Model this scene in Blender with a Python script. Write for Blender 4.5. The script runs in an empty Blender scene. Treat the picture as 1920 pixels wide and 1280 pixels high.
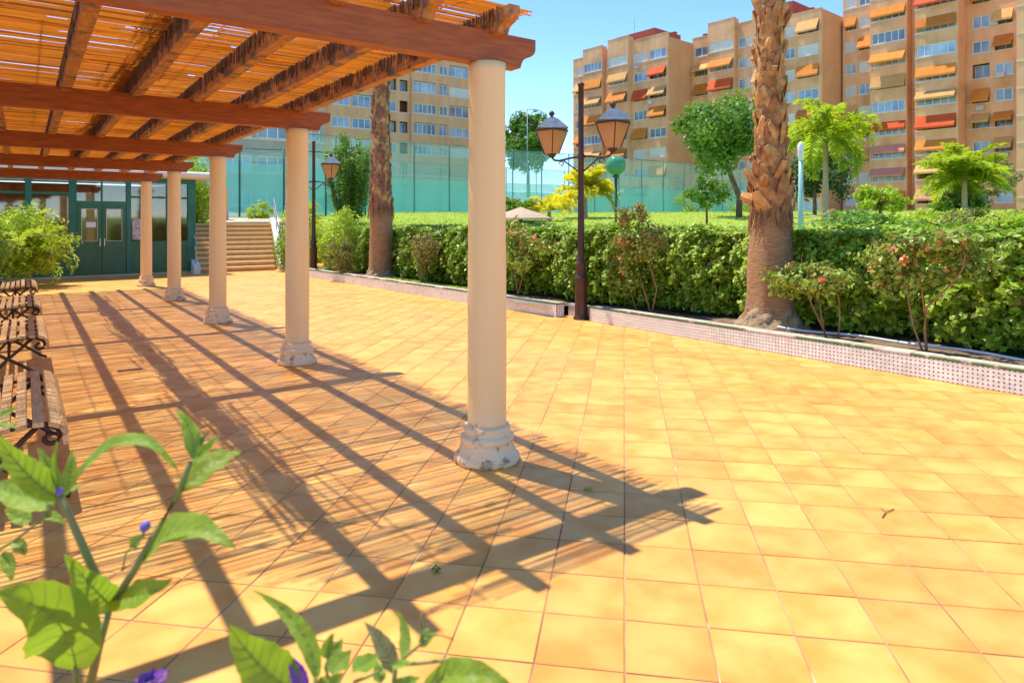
import bpy, math, random
import numpy as np
from mathutils import Vector, Matrix

# ------------------------------------------------------------------ scene, camera, sky, sun
S = bpy.context.scene
COL = S.collection
CAM_H = 1.53
YAW = math.radians(35.65)
cam_d = bpy.data.cameras.new('camera')
cam_d.sensor_width = 36.0
cam_d.sensor_fit = 'HORIZONTAL'
cam_d.lens = 23.92
cam_d.shift_y = -0.1151
cam_d.clip_start = 0.02
cam_d.clip_end = 3000
cam_d.dof.use_dof = True
cam_d.dof.focus_distance = 5.0
cam_d.dof.aperture_fstop = 5.6
cam = bpy.data.objects.new('camera', cam_d)
cam.location = (0, 0, CAM_H)
cam.rotation_euler = (math.pi / 2, 0, -YAW)
COL.objects.link(cam)
S.camera = cam

SUN = Vector((-0.128, 0.415, 1.0)).normalized()
w = bpy.data.worlds.new('World')
S.world = w
w.use_nodes = True
sky = w.node_tree.nodes.new('ShaderNodeTexSky')
sky.sky_type = 'NISHITA'
sky.sun_disc = False
sky.sun_elevation = math.asin(SUN.z)
sky.sun_rotation = math.atan2(SUN.x, SUN.y)
sky.air_density = 0.62
sky.dust_density = 0.0
sky.ozone_density = 1.4
bg = w.node_tree.nodes['Background']
bg.inputs[1].default_value = 0.15
hsv = w.node_tree.nodes.new('ShaderNodeHueSaturation')
hsv.inputs['Saturation'].default_value = 1.14
w.node_tree.links.new(sky.outputs[0], hsv.inputs['Color'])
w.node_tree.links.new(hsv.outputs[0], bg.inputs[0])
sd = bpy.data.lights.new('sun', 'SUN')
sd.energy = 2.75
sd.angle = math.radians(0.53)
sd.color = (1.0, 0.90, 0.72)
so = bpy.data.objects.new('sun', sd)
so.rotation_euler = SUN.to_track_quat('Z', 'Y').to_euler()
so.location = (0, 0, 30)
COL.objects.link(so)
S.view_settings.view_transform = 'Standard'
S.view_settings.look = 'None'
S.view_settings.exposure = 1.3
S.view_settings.gamma = 1.0

rng = np.random.default_rng(11)
R = random.Random(5)
FWD = np.array([math.sin(YAW), math.cos(YAW), 0.0])
RGT = np.array([math.cos(YAW), -math.sin(YAW), 0.0])
UP = np.array([0, 0, 1.0])


# ------------------------------------------------------------------ materials
def pm(name, col, col2=None, rough=0.6, scale=6.0, detail=4.0, contrast=(0.35, 0.65), island=0.0,
       trans=0.0, tcol=None, bump=0.0, bscale=40.0, spec=0.4, metal=0.0, stretch=None, dirt=None, objvar=0.0):
    m = bpy.data.materials.new(name)
    m.use_nodes = True
    nt = m.node_tree
    N, L = nt.nodes, nt.links
    b = N['Principled BSDF']
    b.inputs['Roughness'].default_value = rough
    b.inputs['Specular IOR Level'].default_value = spec
    b.inputs['Metallic'].default_value = metal
    geo = N.new('ShaderNodeNewGeometry')
    pos = geo.outputs['Position']
    if stretch:
        mp = N.new('ShaderNodeVectorMath'); mp.operation = 'MULTIPLY'
        mp.inputs[1].default_value = stretch
        L.new(pos, mp.inputs[0]); pos = mp.outputs[0]
    no = N.new('ShaderNodeTexNoise')
    no.inputs['Scale'].default_value = scale
    no.inputs['Detail'].default_value = detail
    L.new(pos, no.inputs['Vector'])
    mr = N.new('ShaderNodeMapRange')
    mr.inputs[1].default_value, mr.inputs[2].default_value = contrast
    L.new(no.outputs['Fac'], mr.inputs[0])
    mx = N.new('ShaderNodeMix'); mx.data_type = 'RGBA'
    mx.inputs[6].default_value = (*col, 1)
    c2 = col2 if col2 else tuple(c * 0.75 for c in col)
    mx.inputs[7].default_value = (*c2, 1)
    L.new(mr.outputs[0], mx.inputs[0])
    out = mx.outputs[2]
    if dirt:
        dn = N.new('ShaderNodeTexNoise'); dn.inputs['Scale'].default_value = dirt[1]; dn.inputs['Detail'].default_value = 6
        L.new(geo.outputs['Position'], dn.inputs['Vector'])
        dr = N.new('ShaderNodeMapRange'); dr.inputs[1].default_value, dr.inputs[2].default_value = dirt[2]
        L.new(dn.outputs['Fac'], dr.inputs[0])
        dm = N.new('ShaderNodeMix'); dm.data_type = 'RGBA'
        L.new(dr.outputs[0], dm.inputs[0]); L.new(out, dm.inputs[6]); dm.inputs[7].default_value = (*dirt[0], 1)
        out = dm.outputs[2]
    if island or objvar:
        if island:
            src = geo.outputs['Random Per Island']; amt = island
        else:
            oi = N.new('ShaderNodeObjectInfo'); src = oi.outputs['Random']; amt = objvar
        m2 = N.new('ShaderNodeMapRange')
        m2.inputs[3].default_value = 1 - amt; m2.inputs[4].default_value = 1 + amt
        L.new(src, m2.inputs[0])
        hs = N.new('ShaderNodeHueSaturation')
        m3 = N.new('ShaderNodeMapRange')
        m3.inputs[3].default_value = 0.5 - amt * (0.085 if island else .02); m3.inputs[4].default_value = 0.5 + amt * (0.05 if island else .02)
        L.new(src, m3.inputs[0]); L.new(m3.outputs[0], hs.inputs['Hue'])
        L.new(m2.outputs[0], hs.inputs['Value']); L.new(out, hs.inputs['Color'])
        out = hs.outputs[0]
    L.new(out, b.inputs['Base Color'])
    if bump:
        bn = N.new('ShaderNodeTexNoise'); bn.inputs['Scale'].default_value = bscale; bn.inputs['Detail'].default_value = 5
        L.new(pos, bn.inputs['Vector'])
        bu = N.new('ShaderNodeBump'); bu.inputs['Strength'].default_value = bump; bu.inputs['Distance'].default_value = 0.02
        L.new(bn.outputs['Fac'], bu.inputs['Height']); L.new(bu.outputs[0], b.inputs['Normal'])
    if trans:
        tb = N.new('ShaderNodeBsdfTranslucent')
        if tcol:
            tb.inputs[0].default_value = (*tcol, 1)
        else:
            L.new(out, tb.inputs[0])
        ms = N.new('ShaderNodeMixShader'); ms.inputs[0].default_value = trans
        L.new(b.outputs[0], ms.inputs[1]); L.new(tb.outputs[0], ms.inputs[2])
        L.new(ms.outputs[0], N['Material Output'].inputs[0])
    return m


def netmat(name, col, alpha):
    m = bpy.data.materials.new(name); m.use_nodes = True
    N, L = m.node_tree.nodes, m.node_tree.links
    b = N['Principled BSDF']; b.inputs['Base Color'].default_value = (*col, 1); b.inputs['Roughness'].default_value = .7
    tl = N.new('ShaderNodeBsdfTranslucent'); tl.inputs[0].default_value = (*col, 1)
    m1 = N.new('ShaderNodeMixShader'); m1.inputs[0].default_value = .45
    L.new(b.outputs[0], m1.inputs[1]); L.new(tl.outputs[0], m1.inputs[2])
    tr = N.new('ShaderNodeBsdfTransparent')
    m2 = N.new('ShaderNodeMixShader'); m2.inputs[0].default_value = alpha
    L.new(tr.outputs[0], m2.inputs[1]); L.new(m1.outputs[0], m2.inputs[2])
    L.new(m2.outputs[0], N['Material Output'].inputs[0])
    return m


def glassmat(name, tint, refl):
    m = bpy.data.materials.new(name); m.use_nodes = True
    N, L = m.node_tree.nodes, m.node_tree.links
    tr = N.new('ShaderNodeBsdfTransparent'); tr.inputs[0].default_value = (*tint, 1)
    gl = N.new('ShaderNodeBsdfGlossy'); gl.inputs['Roughness'].default_value = .04
    ms = N.new('ShaderNodeMixShader'); ms.inputs[0].default_value = refl
    L.new(tr.outputs[0], ms.inputs[1]); L.new(gl.outputs[0], ms.inputs[2])
    L.new(ms.outputs[0], N['Material Output'].inputs[0])
    return m


def tilemat():
    m = bpy.data.materials.new('floor_tile_glaze'); m.use_nodes = True
    N, L = m.node_tree.nodes, m.node_tree.links
    b = N['Principled BSDF']; b.inputs['Specular IOR Level'].default_value = .35
    geo = N.new('ShaderNodeNewGeometry')
    # which tile are we on: rotate 45 deg, divide by pitch, floor
    rot = N.new('ShaderNodeVectorRotate'); rot.rotation_type = 'Z_AXIS'; rot.inputs['Angle'].default_value = math.radians(45)
    L.new(geo.outputs['Position'], rot.inputs['Vector'])
    dv = N.new('ShaderNodeVectorMath'); dv.operation = 'MULTIPLY_ADD'
    dv.inputs[1].default_value = (1 / PITCH, 1 / PITCH, 0); dv.inputs[2].default_value = (-OFF2 / PITCH, -OFF1 / PITCH, 0)
    L.new(rot.outputs[0], dv.inputs[0])
    fl = N.new('ShaderNodeVectorMath'); fl.operation = 'FLOOR'; L.new(dv.outputs[0], fl.inputs[0])
    fr = N.new('ShaderNodeVectorMath'); fr.operation = 'FRACTION'; L.new(dv.outputs[0], fr.inputs[0])
    wn = N.new('ShaderNodeTexWhiteNoise'); L.new(fl.outputs[0], wn.inputs['Vector'])
    off = N.new('ShaderNodeVectorMath'); off.operation = 'MULTIPLY_ADD'
    off.inputs[1].default_value = (40, 40, 40); L.new(wn.outputs['Color'], off.inputs[0]); L.new(geo.outputs['Position'], off.inputs[2])
    n1 = N.new('ShaderNodeTexNoise'); n1.inputs['Scale'].default_value = 4.5; n1.inputs['Detail'].default_value = 3; n1.inputs['Roughness'].default_value = .45
    L.new(off.outputs[0], n1.inputs['Vector'])
    r1 = N.new('ShaderNodeMapRange'); r1.inputs[1].default_value = .38; r1.inputs[2].default_value = .66
    L.new(n1.outputs['Fac'], r1.inputs[0])
    mx = N.new('ShaderNodeMix'); mx.data_type = 'RGBA'
    mx.inputs[6].default_value = (.81, .420, .105, 1); mx.inputs[7].default_value = (.75, .300, .052, 1)
    L.new(r1.outputs[0], mx.inputs[0])
    # fired darker rim towards the tile edge, broken up by noise
    ds = N.new('ShaderNodeVectorMath'); ds.operation = 'DISTANCE'; ds.inputs[1].default_value = (.5, .5, 0)
    L.new(fr.outputs[0], ds.inputs[0])
    r2 = N.new('ShaderNodeMapRange'); r2.inputs[1].default_value = .35; r2.inputs[2].default_value = .72; r2.inputs[4].default_value = .55
    L.new(ds.outputs['Value'], r2.inputs[0])
    n2 = N.new('ShaderNodeTexNoise'); n2.inputs['Scale'].default_value = 9; n2.inputs['Detail'].default_value = 4
    L.new(off.outputs[0], n2.inputs['Vector'])
    mu = N.new('ShaderNodeMath'); mu.operation = 'MULTIPLY'; L.new(r2.outputs[0], mu.inputs[0]); L.new(n2.outputs['Fac'], mu.inputs[1])
    m2 = N.new('ShaderNodeMix'); m2.data_type = 'RGBA'; L.new(mu.outputs[0], m2.inputs[0])
    L.new(mx.outputs[2], m2.inputs[6]); m2.inputs[7].default_value = (.52, .20, .05, 1)
    # large worn / dusty areas
    n3 = N.new('ShaderNodeTexNoise'); n3.inputs['Scale'].default_value = .7; n3.inputs['Detail'].default_value = 5
    L.new(geo.outputs['Position'], n3.inputs['Vector'])
    r3 = N.new('ShaderNodeMapRange'); r3.inputs[1].default_value = .45; r3.inputs[2].default_value = .75; r3.inputs[4].default_value = .35
    L.new(n3.outputs['Fac'], r3.inputs[0])
    m3 = N.new('ShaderNodeMix'); m3.data_type = 'RGBA'; L.new(r3.outputs[0], m3.inputs[0])
    L.new(m2.outputs[2], m3.inputs[6]); m3.inputs[7].default_value = (.80, .44, .14, 1)
    hs = N.new('ShaderNodeHueSaturation')
    rv = N.new('ShaderNodeMapRange'); rv.inputs[3].default_value = .88; rv.inputs[4].default_value = 1.1
    L.new(wn.outputs['Value'], rv.inputs[0]); L.new(rv.outputs[0], hs.inputs['Value']); L.new(m3.outputs[2], hs.inputs['Color'])
    n5 = N.new('ShaderNodeTexNoise'); n5.inputs['Scale'].default_value = 2.6; n5.inputs['Detail'].default_value = 8; n5.inputs['Roughness'].default_value = .65
    L.new(geo.outputs['Position'], n5.inputs['Vector'])
    r5 = N.new('ShaderNodeMapRange'); r5.inputs[1].default_value = .58; r5.inputs[2].default_value = .80; r5.inputs[4].default_value = .45
    L.new(n5.outputs['Fac'], r5.inputs[0])
    m5 = N.new('ShaderNodeMix'); m5.data_type = 'RGBA'; L.new(r5.outputs[0], m5.inputs[0])
    L.new(hs.outputs[0], m5.inputs[6]); m5.inputs[7].default_value = (.50, .22, .05, 1)
    L.new(m5.outputs[2], b.inputs['Base Color'])
    rr = N.new('ShaderNodeMapRange'); rr.inputs[3].default_value = .38; rr.inputs[4].default_value = .62
    L.new(n2.outputs['Fac'], rr.inputs[0]); L.new(rr.outputs[0], b.inputs['Roughness'])
    bu = N.new('ShaderNodeBump'); bu.inputs['Strength'].default_value = .12; bu.inputs['Distance'].default_value = .01
    n4 = N.new('ShaderNodeTexNoise'); n4.inputs['Scale'].default_value = 60; n4.inputs['Detail'].default_value = 3
    L.new(geo.outputs['Position'], n4.inputs['Vector']); L.new(n4.outputs['Fac'], bu.inputs['Height']); L.new(bu.outputs[0], b.inputs['Normal'])
    return m


def columnmat():
    """cream paint, peeling to grimy white plaster and brown stains on the lowest quarter metre"""
    m = bpy.data.materials.new('column_paint'); m.use_nodes = True
    N, L = m.node_tree.nodes, m.node_tree.links
    b = N['Principled BSDF']; b.inputs['Roughness'].default_value = .6
    geo = N.new('ShaderNodeNewGeometry')
    sx = N.new('ShaderNodeSeparateXYZ'); L.new(geo.outputs['Position'], sx.inputs[0])
    zr = N.new('ShaderNodeMapRange'); zr.inputs[1].default_value = .34; zr.inputs[2].default_value = .22
    L.new(sx.outputs['Z'], zr.inputs[0])
    n0 = N.new('ShaderNodeTexNoise'); n0.inputs['Scale'].default_value = 3.5; n0.inputs['Detail'].default_value = 9; n0.inputs['Roughness'].default_value = .65
    st0 = N.new('ShaderNodeVectorMath'); st0.operation = 'MULTIPLY'; st0.inputs[1].default_value = (3.0, 3.0, .35)
    L.new(geo.outputs['Position'], st0.inputs[0]); L.new(st0.outputs[0], n0.inputs['Vector'])
    mx0 = N.new('ShaderNodeMix'); mx0.data_type = 'RGBA'
    mx0.inputs[6].default_value = (.93, .68, .34, 1); mx0.inputs[7].default_value = (.88, .57, .25, 1)
    L.new(n0.outputs['Fac'], mx0.inputs[0])
    mx1 = N.new('ShaderNodeMix'); mx1.data_type = 'RGBA'; L.new(zr.outputs[0], mx1.inputs[0])
    L.new(mx0.outputs[2], mx1.inputs[6]); mx1.inputs[7].default_value = (.84, .63, .38, 1)
    n1 = N.new('ShaderNodeTexNoise'); n1.inputs['Scale'].default_value = 11; n1.inputs['Detail'].default_value = 9; n1.inputs['Roughness'].default_value = .72
    L.new(geo.outputs['Position'], n1.inputs['Vector'])
    zr2 = N.new('ShaderNodeMapRange'); zr2.inputs[1].default_value = .5; zr2.inputs[2].default_value = .0; zr2.inputs[3].default_value = .0; zr2.inputs[4].default_value = .2
    L.new(sx.outputs['Z'], zr2.inputs[0])
    ad = N.new('ShaderNodeMath'); ad.operation = 'ADD'; L.new(n1.outputs['Fac'], ad.inputs[0]); L.new(zr2.outputs[0], ad.inputs[1])
    r1 = N.new('ShaderNodeMapRange'); r1.inputs[1].default_value = .69; r1.inputs[2].default_value = .80
    L.new(ad.outputs[0], r1.inputs[0])
    mx2 = N.new('ShaderNodeMix'); mx2.data_type = 'RGBA'; L.new(r1.outputs[0], mx2.inputs[0])
    L.new(mx1.outputs[2], mx2.inputs[6]); mx2.inputs[7].default_value = (.34, .18, .08, 1)
    L.new(mx2.outputs[2], b.inputs['Base Color'])
    bu = N.new('ShaderNodeBump'); bu.inputs['Strength'].default_value = .3; bu.inputs['Distance'].default_value = .008
    L.new(ad.outputs[0], bu.inputs['Height']); L.new(bu.outputs[0], b.inputs['Normal'])
    return m


PITCH, OFF2, OFF1 = 0.3135, 0.003, 3.293
M = {}
M['tile'] = tilemat()
M['grout'] = pm('grout', (.54, .33, .19), (.27, .145, .085), rough=.9, scale=2.2, dirt=((.80, .66, .48), 1.1, (.60, .66)))
M['soil'] = pm('soil', (.16, .10, .06), (.25, .17, .10), rough=.95, scale=9, bump=.8, bscale=25)
M['ground'] = pm('ground', (.28, .21, .13), (.2, .16, .1), rough=.95, scale=.2)
M['lawn'] = pm('lawn', (.30, .40, .03), (.24, .34, .025), rough=.9, scale=1.5, bump=.8, bscale=18)
M['path'] = pm('path', (.55, .45, .30), (.45, .36, .24), rough=.9, scale=2)
M['column'] = columnmat()
M['beam'] = pm('stained_beam', (.40, .105, .014), (.28, .065, .010), rough=.5, scale=5, stretch=(1, 8, 8), bump=.15, bscale=30)
M['purlin'] = pm('stained_purlin', (.56, .25, .07), (.42, .16, .045), rough=.6, scale=6, stretch=(8, 1, 8), bump=.2, bscale=30, dirt=((.14, .10, .08), 7.0, (.5, .62)))
M['cane'] = pm('cane', (.60, .36, .10), (.42, .22, .055), rough=.55, scale=4, island=.35, trans=.66, tcol=(.88, .52, .15))
M['canedark'] = pm('weathered_cane', (.22, .13, .07), (.13, .08, .05), rough=.7, scale=5, island=.4)
M['slat'] = pm('weathered_slat', (.76, .47, .21), (.54, .31, .13), rough=.7, scale=5, stretch=(12, 1, 12), bump=.3, bscale=20, objvar=.18)
M['iron'] = pm('dark_iron', (.055, .03, .025), (.10, .04, .025), rough=.5, scale=14)
M['lampiron'] = pm('lamp_paint', (.075, .032, .022), (.05, .02, .015), rough=.42, scale=6, bump=.1)
M['slate'] = pm('lamp_roof', (.10, .14, .19), (.16, .2, .25), rough=.35, scale=10)
M['amber'] = pm('amber_glass', (.85, .50, .24), (.80, .44, .20), rough=.3, scale=3, trans=.6, tcol=(.95, .52, .22))
M['mosaic'] = pm('mosaic_white', (.82, .84, .80), (.74, .75, .70), rough=.35, scale=3, island=.1)
M['mosaicdark'] = pm('mosaic_joint', (.32, .24, .19), (.24, .17, .13), rough=.8, scale=10)
M['capwhite'] = pm('cap_stone', (.62, .57, .50), (.45, .40, .33), rough=.6, scale=7)
M['capgreen'] = pm('cap_green', (.075, .15, .05), (.12, .19, .07), rough=.3, scale=9, dirt=((.45, .38, .3), 12.0, (.6, .66)))
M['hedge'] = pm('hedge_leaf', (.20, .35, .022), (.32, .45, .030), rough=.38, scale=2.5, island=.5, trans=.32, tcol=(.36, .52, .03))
M['hedgetop'] = pm('hedge_leaf_sunlit', (.27, .42, .03), (.34, .48, .035), rough=.42, scale=2.5, island=.35, trans=.35, tcol=(.34, .52, .04))  # yellower copy of the hedge leaf: sunlight on the top painted into the colour
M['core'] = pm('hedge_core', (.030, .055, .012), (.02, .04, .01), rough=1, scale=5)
M['leafmid'] = pm('leaf_mid', (.10, .24, .025), (.14, .29, .03), rough=.45, scale=2, island=.4, trans=.32, tcol=(.26, .45, .03))
M['leafbright'] = pm('leaf_bright', (.32, .50, .03), (.40, .56, .04), rough=.45, scale=2, island=.3, trans=.42, tcol=(.60, .72, .04))
M['leafyellow'] = pm('leaf_yellow', (.58, .60, .03), (.64, .64, .05), rough=.5, scale=2, island=.22, trans=.45, tcol=(.92, .84, .03))
M['leafdark'] = pm('leaf_dark', (.035, .095, .018), (.05, .12, .02), rough=.5, scale=2, island=.4, trans=.2, tcol=(.1, .22, .02))
M['leafolive'] = pm('leaf_olive', (.22, .24, .05), (.28, .27, .06), rough=.5, scale=2, island=.4, trans=.3)
M['leafrust'] = pm('leaf_rust', (.45, .15, .045), (.52, .24, .06), rough=.5, scale=3, island=.35, trans=.35, tcol=(.65, .22, .05))
M['rose'] = pm('rose_leaf', (.24, .36, .045), (.32, .42, .06), rough=.45, scale=2, island=.45, trans=.28)
M['petalred'] = pm('petal', (.75, .24, .10), (.78, .34, .16), rough=.5, scale=5, island=.3, trans=.35)
M['stem'] = pm('rose_stem', (.36, .19, .08), (.24, .13, .06), rough=.7, scale=8)
M['bark'] = pm('palm_bark', (.46, .26, .12), (.30, .16, .07), rough=.9, scale=9, stretch=(1, 1, 7), bump=.9, bscale=16)
M['boot'] = pm('palm_leaf_base', (.56, .28, .09), (.30, .14, .05), rough=.85, scale=9, objvar=.3, bump=.5, bscale=24)
M['bootstuff'] = pm('palm_leaf_base_joined', (.44, .24, .10), (.27, .14, .06), rough=.85, scale=9, island=.4, bump=.5, bscale=24)
M['root'] = pm('palm_root', (.42, .30, .18), (.26, .17, .10), rough=.95, scale=12, bump=1.0, bscale=20)
M['trunk'] = pm('tree_bark', (.22, .15, .09), (.14, .09, .05), rough=.9, scale=8, bump=.5)
M['palestem'] = pm('pale_palm_stem', (.52, .40, .26), (.38, .27, .16), rough=.85, scale=6, stretch=(1, 1, 6))
M['brick'] = pm('brick_wall', (.86, .48, .27), (.76, .39, .21), rough=.9, scale=1.1, stretch=(1, 1, .22), detail=8, bump=.1, bscale=6, dirt=((.52, .26, .11), .25, (.5, .75)))
M['brickside'] = pm('brick_wall_plain', (.74, .38, .19), (.68, .33, .16), rough=.9, scale=.5)
M['brickpale'] = pm('pale_brick_wall', (.82, .46, .26), (.72, .38, .20), rough=.9, scale=1.1, stretch=(1, 1, .22), detail=8)
M['redbox'] = pm('red_render', (.44, .09, .055), (.38, .08, .05), rough=.9, scale=.8)
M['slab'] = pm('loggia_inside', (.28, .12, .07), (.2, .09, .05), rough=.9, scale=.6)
M['winframe'] = pm('window_white', (.78, .76, .74), (.7, .69, .68), rough=.45, scale=2)
M['shutter'] = pm('roller_shutter', (.74, .74, .76), (.62, .62, .66), rough=.5, scale=1, stretch=(1, 1, 14), objvar=.1)
M['blueglass'] = pm('window_glass', (.13, .22, .36), (.34, .44, .56), rough=.12, scale=.5, spec=.8, objvar=.35)
M['awno'] = pm('awning_orange', (.80, .30, .05), (.74, .25, .04), rough=.8, scale=1, trans=.25, objvar=.12)
M['awny'] = pm('awning_cream', (.82, .48, .18), (.76, .42, .15), rough=.8, scale=1, trans=.25, objvar=.12)
M['awnr'] = pm('awning_red', (.80, .13, .03), (.72, .11, .03), rough=.8, scale=1, trans=.25, objvar=.1)
M['awnp'] = pm('awning_pink', (.74, .30, .22), (.68, .26, .2), rough=.8, scale=1, trans=.25, objvar=.1)
M['acunit'] = pm('ac_unit', (.62, .6, .56), rough=.5)
M['greenpaint'] = pm('kiosk_green', (.014, .16, .10), (.010, .12, .075), rough=.38, scale=3)
M['greendark'] = pm('door_green', (.03, .14, .065), (.022, .11, .05), rough=.4, scale=3)
M['cream'] = pm('cream_render', (.72, .60, .46), (.66, .54, .40), rough=.8, scale=2)
M['beige'] = pm('interior_beige', (.70, .54, .34), (.58, .43, .27), rough=.9, scale=1.2, stretch=(4, 1, .6))
M['glass'] = glassmat('kiosk_glass', (.86, .82, .74), .10)
M['paper'] = pm('paper', (.8, .78, .76), (.7, .68, .68), rough=.8, scale=30)
M['poster'] = pm('poster', (.62, .58, .55), (.30, .24, .22), rough=.8, scale=14)
M['step'] = pm('step_riser', (.66, .33, .10), (.58, .27, .08), rough=.6, scale=5)
M['nosing'] = pm('step_nosing', (.82, .62, .34), (.76, .55, .28), rough=.55, scale=5)
M['steel'] = pm('rail_steel', (.55, .55, .53), (.4, .4, .38), rough=.3, metal=.6, scale=6)
M['white'] = pm('white_render', (.78, .75, .70), (.66, .62, .56), rough=.8, scale=2)
M['pink'] = pm('pink_render', (.72, .50, .40), (.64, .44, .35), rough=.8, scale=2)
M['screen'] = netmat('court_windscreen', (.13, .48, .43), .72)
M['net'] = netmat('court_net', (.22, .48, .42), .40)
M['fencepost'] = pm('fence_post_green', (.02, .12, .07), rough=.5)
M['concrete'] = pm('grey_concrete', (.42, .39, .34), (.34, .31, .27), rough=.9, scale=.8)
M['tealpole'] = pm('teal_pole', (.25, .48, .48), (.35, .55, .54), rough=.4, scale=3)
M['globe'] = pm('green_globe', (.12, .42, .24), (.10, .36, .2), rough=.12, scale=2, trans=.3)
M['thatch'] = pm('parasol_thatch', (.55, .42, .30), (.42, .30, .2), rough=.9, scale=8, stretch=(3, 3, 1))
M['rope'] = pm('rope', (.70, .60, .48), rough=.9)
M['wood'] = pm('post_wood', (.36, .17, .07), (.26, .12, .05), rough=.8, scale=8)
M['fgleaf'] = pm('nightshade_leaf', (.15, .31, .022), (.20, .36, .032), rough=.45, scale=14, objvar=.2, trans=.42, tcol=(.38, .56, .03), bump=.35, bscale=55)
M['vein'] = pm('leaf_vein', (.30, .40, .10), rough=.5, scale=20)
M['fgbrown'] = pm('bronze_leaf', (.26, .20, .09), (.20, .20, .07), rough=.5, scale=18, trans=.25)
M['fgstem'] = pm('nightshade_stem', (.22, .27, .06), (.24, .19, .07), rough=.55, scale=20)
M['violet'] = pm('violet_petal', (.22, .03, .50), (.30, .05, .58), rough=.45, scale=30, trans=.3)
M['bud'] = pm('violet_bud', (.16, .12, .42), (.22, .18, .5), rough=.5, scale=40)
M['mast'] = pm('mast_grey', (.35, .38, .36), rough=.5, metal=.4)


# ------------------------------------------------------------------ mesh helpers
class MB:
    def __init__(s):
        s.v, s.f, s.mi = [], [], []

    def add(s, vs, fs, mi=0):
        o = len(s.v)
        s.v += [tuple(p) for p in vs]
        s.f += [tuple(i + o for i in q) for q in fs]
        s.mi += [mi] * len(fs)
        return s

    def box(s, x0, x1, y0, y1, z0, z1, mi=0):
        return s.add([(x0, y0, z0), (x1, y0, z0), (x1, y1, z0), (x0, y1, z0), (x0, y0, z1), (x1, y0, z1), (x1, y1, z1), (x0, y1, z1)],
                     [(0, 3, 2, 1), (4, 5, 6, 7), (0, 1, 5, 4), (1, 2, 6, 5), (2, 3, 7, 6), (3, 0, 4, 7)], mi)

    def lathe(s, prof, n=24, c=(0, 0, 0), mi=0, cap=True, wob=None):
        vs, fs = [], []
        for r, z in prof:
            for k in range(n):
                a = 2 * math.pi * k / n
                rr = r * (wob(a, z) if wob else 1)
                vs.append((c[0] + rr * math.cos(a), c[1] + rr * math.sin(a), c[2] + z))
        for i in range(len(prof) - 1):
            for k in range(n):
                k2 = (k + 1) % n
                fs.append((i * n + k, i * n + k2, (i + 1) * n + k2, (i + 1) * n + k))
        if cap:
            fs.append(tuple(range(n - 1, -1, -1)))
            fs.append(tuple((len(prof) - 1) * n + k for k in range(n)))
        return s.add(vs, fs, mi)

    def tube(s, pts, r, n=8, mi=0, r1=None):
        pts = [np.array(p, float) for p in pts]
        vs, fs = [], []
        m = len(pts)
        for i, p in enumerate(pts):
            d = pts[min(i + 1, m - 1)] - pts[max(i - 1, 0)]
            d /= (np.linalg.norm(d) + 1e-9)
            a = np.cross(d, (0, 0, 1.0) if abs(d[2]) < .9 else (1.0, 0, 0)); a /= np.linalg.norm(a)
            b = np.cross(d, a)
            rr = r if r1 is None else r + (r1 - r) * i / max(1, m - 1)
            for k in range(n):
                t = 2 * math.pi * k / n
                vs.append(p + rr * (math.cos(t) * a + math.sin(t) * b))
        for i in range(m - 1):
            for k in range(n):
                k2 = (k + 1) % n
                fs.append((i * n + k, i * n + k2, (i + 1) * n + k2, (i + 1) * n + k))
        fs.append(tuple(range(n - 1, -1, -1))); fs.append(tuple((m - 1) * n + k for k in range(n)))
        return s.add(vs, fs, mi)

    def prism(s, poly, axis, a0, a1, mi=0):
        """poly: 2-D outline; axis 'y' -> (x,z) outline pushed along y; 'x' -> (y,z) outline pushed along x"""
        n = len(poly)
        mk = (lambda p, a: (p[0], a, p[1])) if axis == 'y' else ((lambda p, a: (a, p[0], p[1])) if axis == 'x' else (lambda p, a: (p[0], p[1], a)))
        vs = [mk(p, a0) for p in poly] + [mk(p, a1) for p in poly]
        fs = [tuple(range(n)), tuple(range(2 * n - 1, n - 1, -1))]
        for i in range(n):
            j = (i + 1) % n
            fs.append((i, i + n, j + n, j))
        return s.add(vs, fs, mi)

    def mesh(s, name, mats, smooth=False):
        me = bpy.data.meshes.new(name)
        me.from_pydata(s.v, [], s.f)
        for m in (mats if isinstance(mats, (list, tuple)) else [mats]):
            me.materials.append(m)
        if any(s.mi):
            me.polygons.foreach_set('material_index', s.mi)
        if smooth:
            me.polygons.foreach_set('use_smooth', [True] * len(s.f))
        me.update()
        fix_normals(me)
        return me

    def build(s, name, mats, parent=None, smooth=False):
        return obj(name, s.mesh(name, mats, smooth), parent)


def fix_normals(me):
    import bmesh
    if len(me.polygons) > 6000:
        return
    bm = bmesh.new(); bm.from_mesh(me)
    bmesh.ops.recalc_face_normals(bm, faces=bm.faces)
    bm.to_mesh(me); bm.free()


def obj(name, me, parent=None, loc=None, rot=None):
    o = bpy.data.objects.new(name, me)
    COL.objects.link(o)
    if parent is not None:
        o.parent = parent
    if loc is not None:
        o.location = loc
    if rot is not None:
        o.rotation_euler = rot
    return o


def tag(o, label, cat, group=None):
    o['label'] = label; o['category'] = cat
    if group:
        o['group'] = group
    return o


def thing(name, label, cat, loc=(0, 0, 0), rotz=0.0, group=None):
    o = bpy.data.objects.new(name, None)
    COL.objects.link(o)
    o.empty_display_size = .2
    o.location = loc; o.rotation_euler = (0, 0, rotz)
    return tag(o, label, cat, group)


def struct(o):
    o['kind'] = 'structure'; return o


def stuff(o):
    o['kind'] = 'stuff'; return o


def copy_tree(o, parent=None):
    c = o.copy(); COL.objects.link(c)
    if parent is not None:
        c.parent = parent
    for ch in o.children:
        copy_tree(ch, c)
    return c


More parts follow.
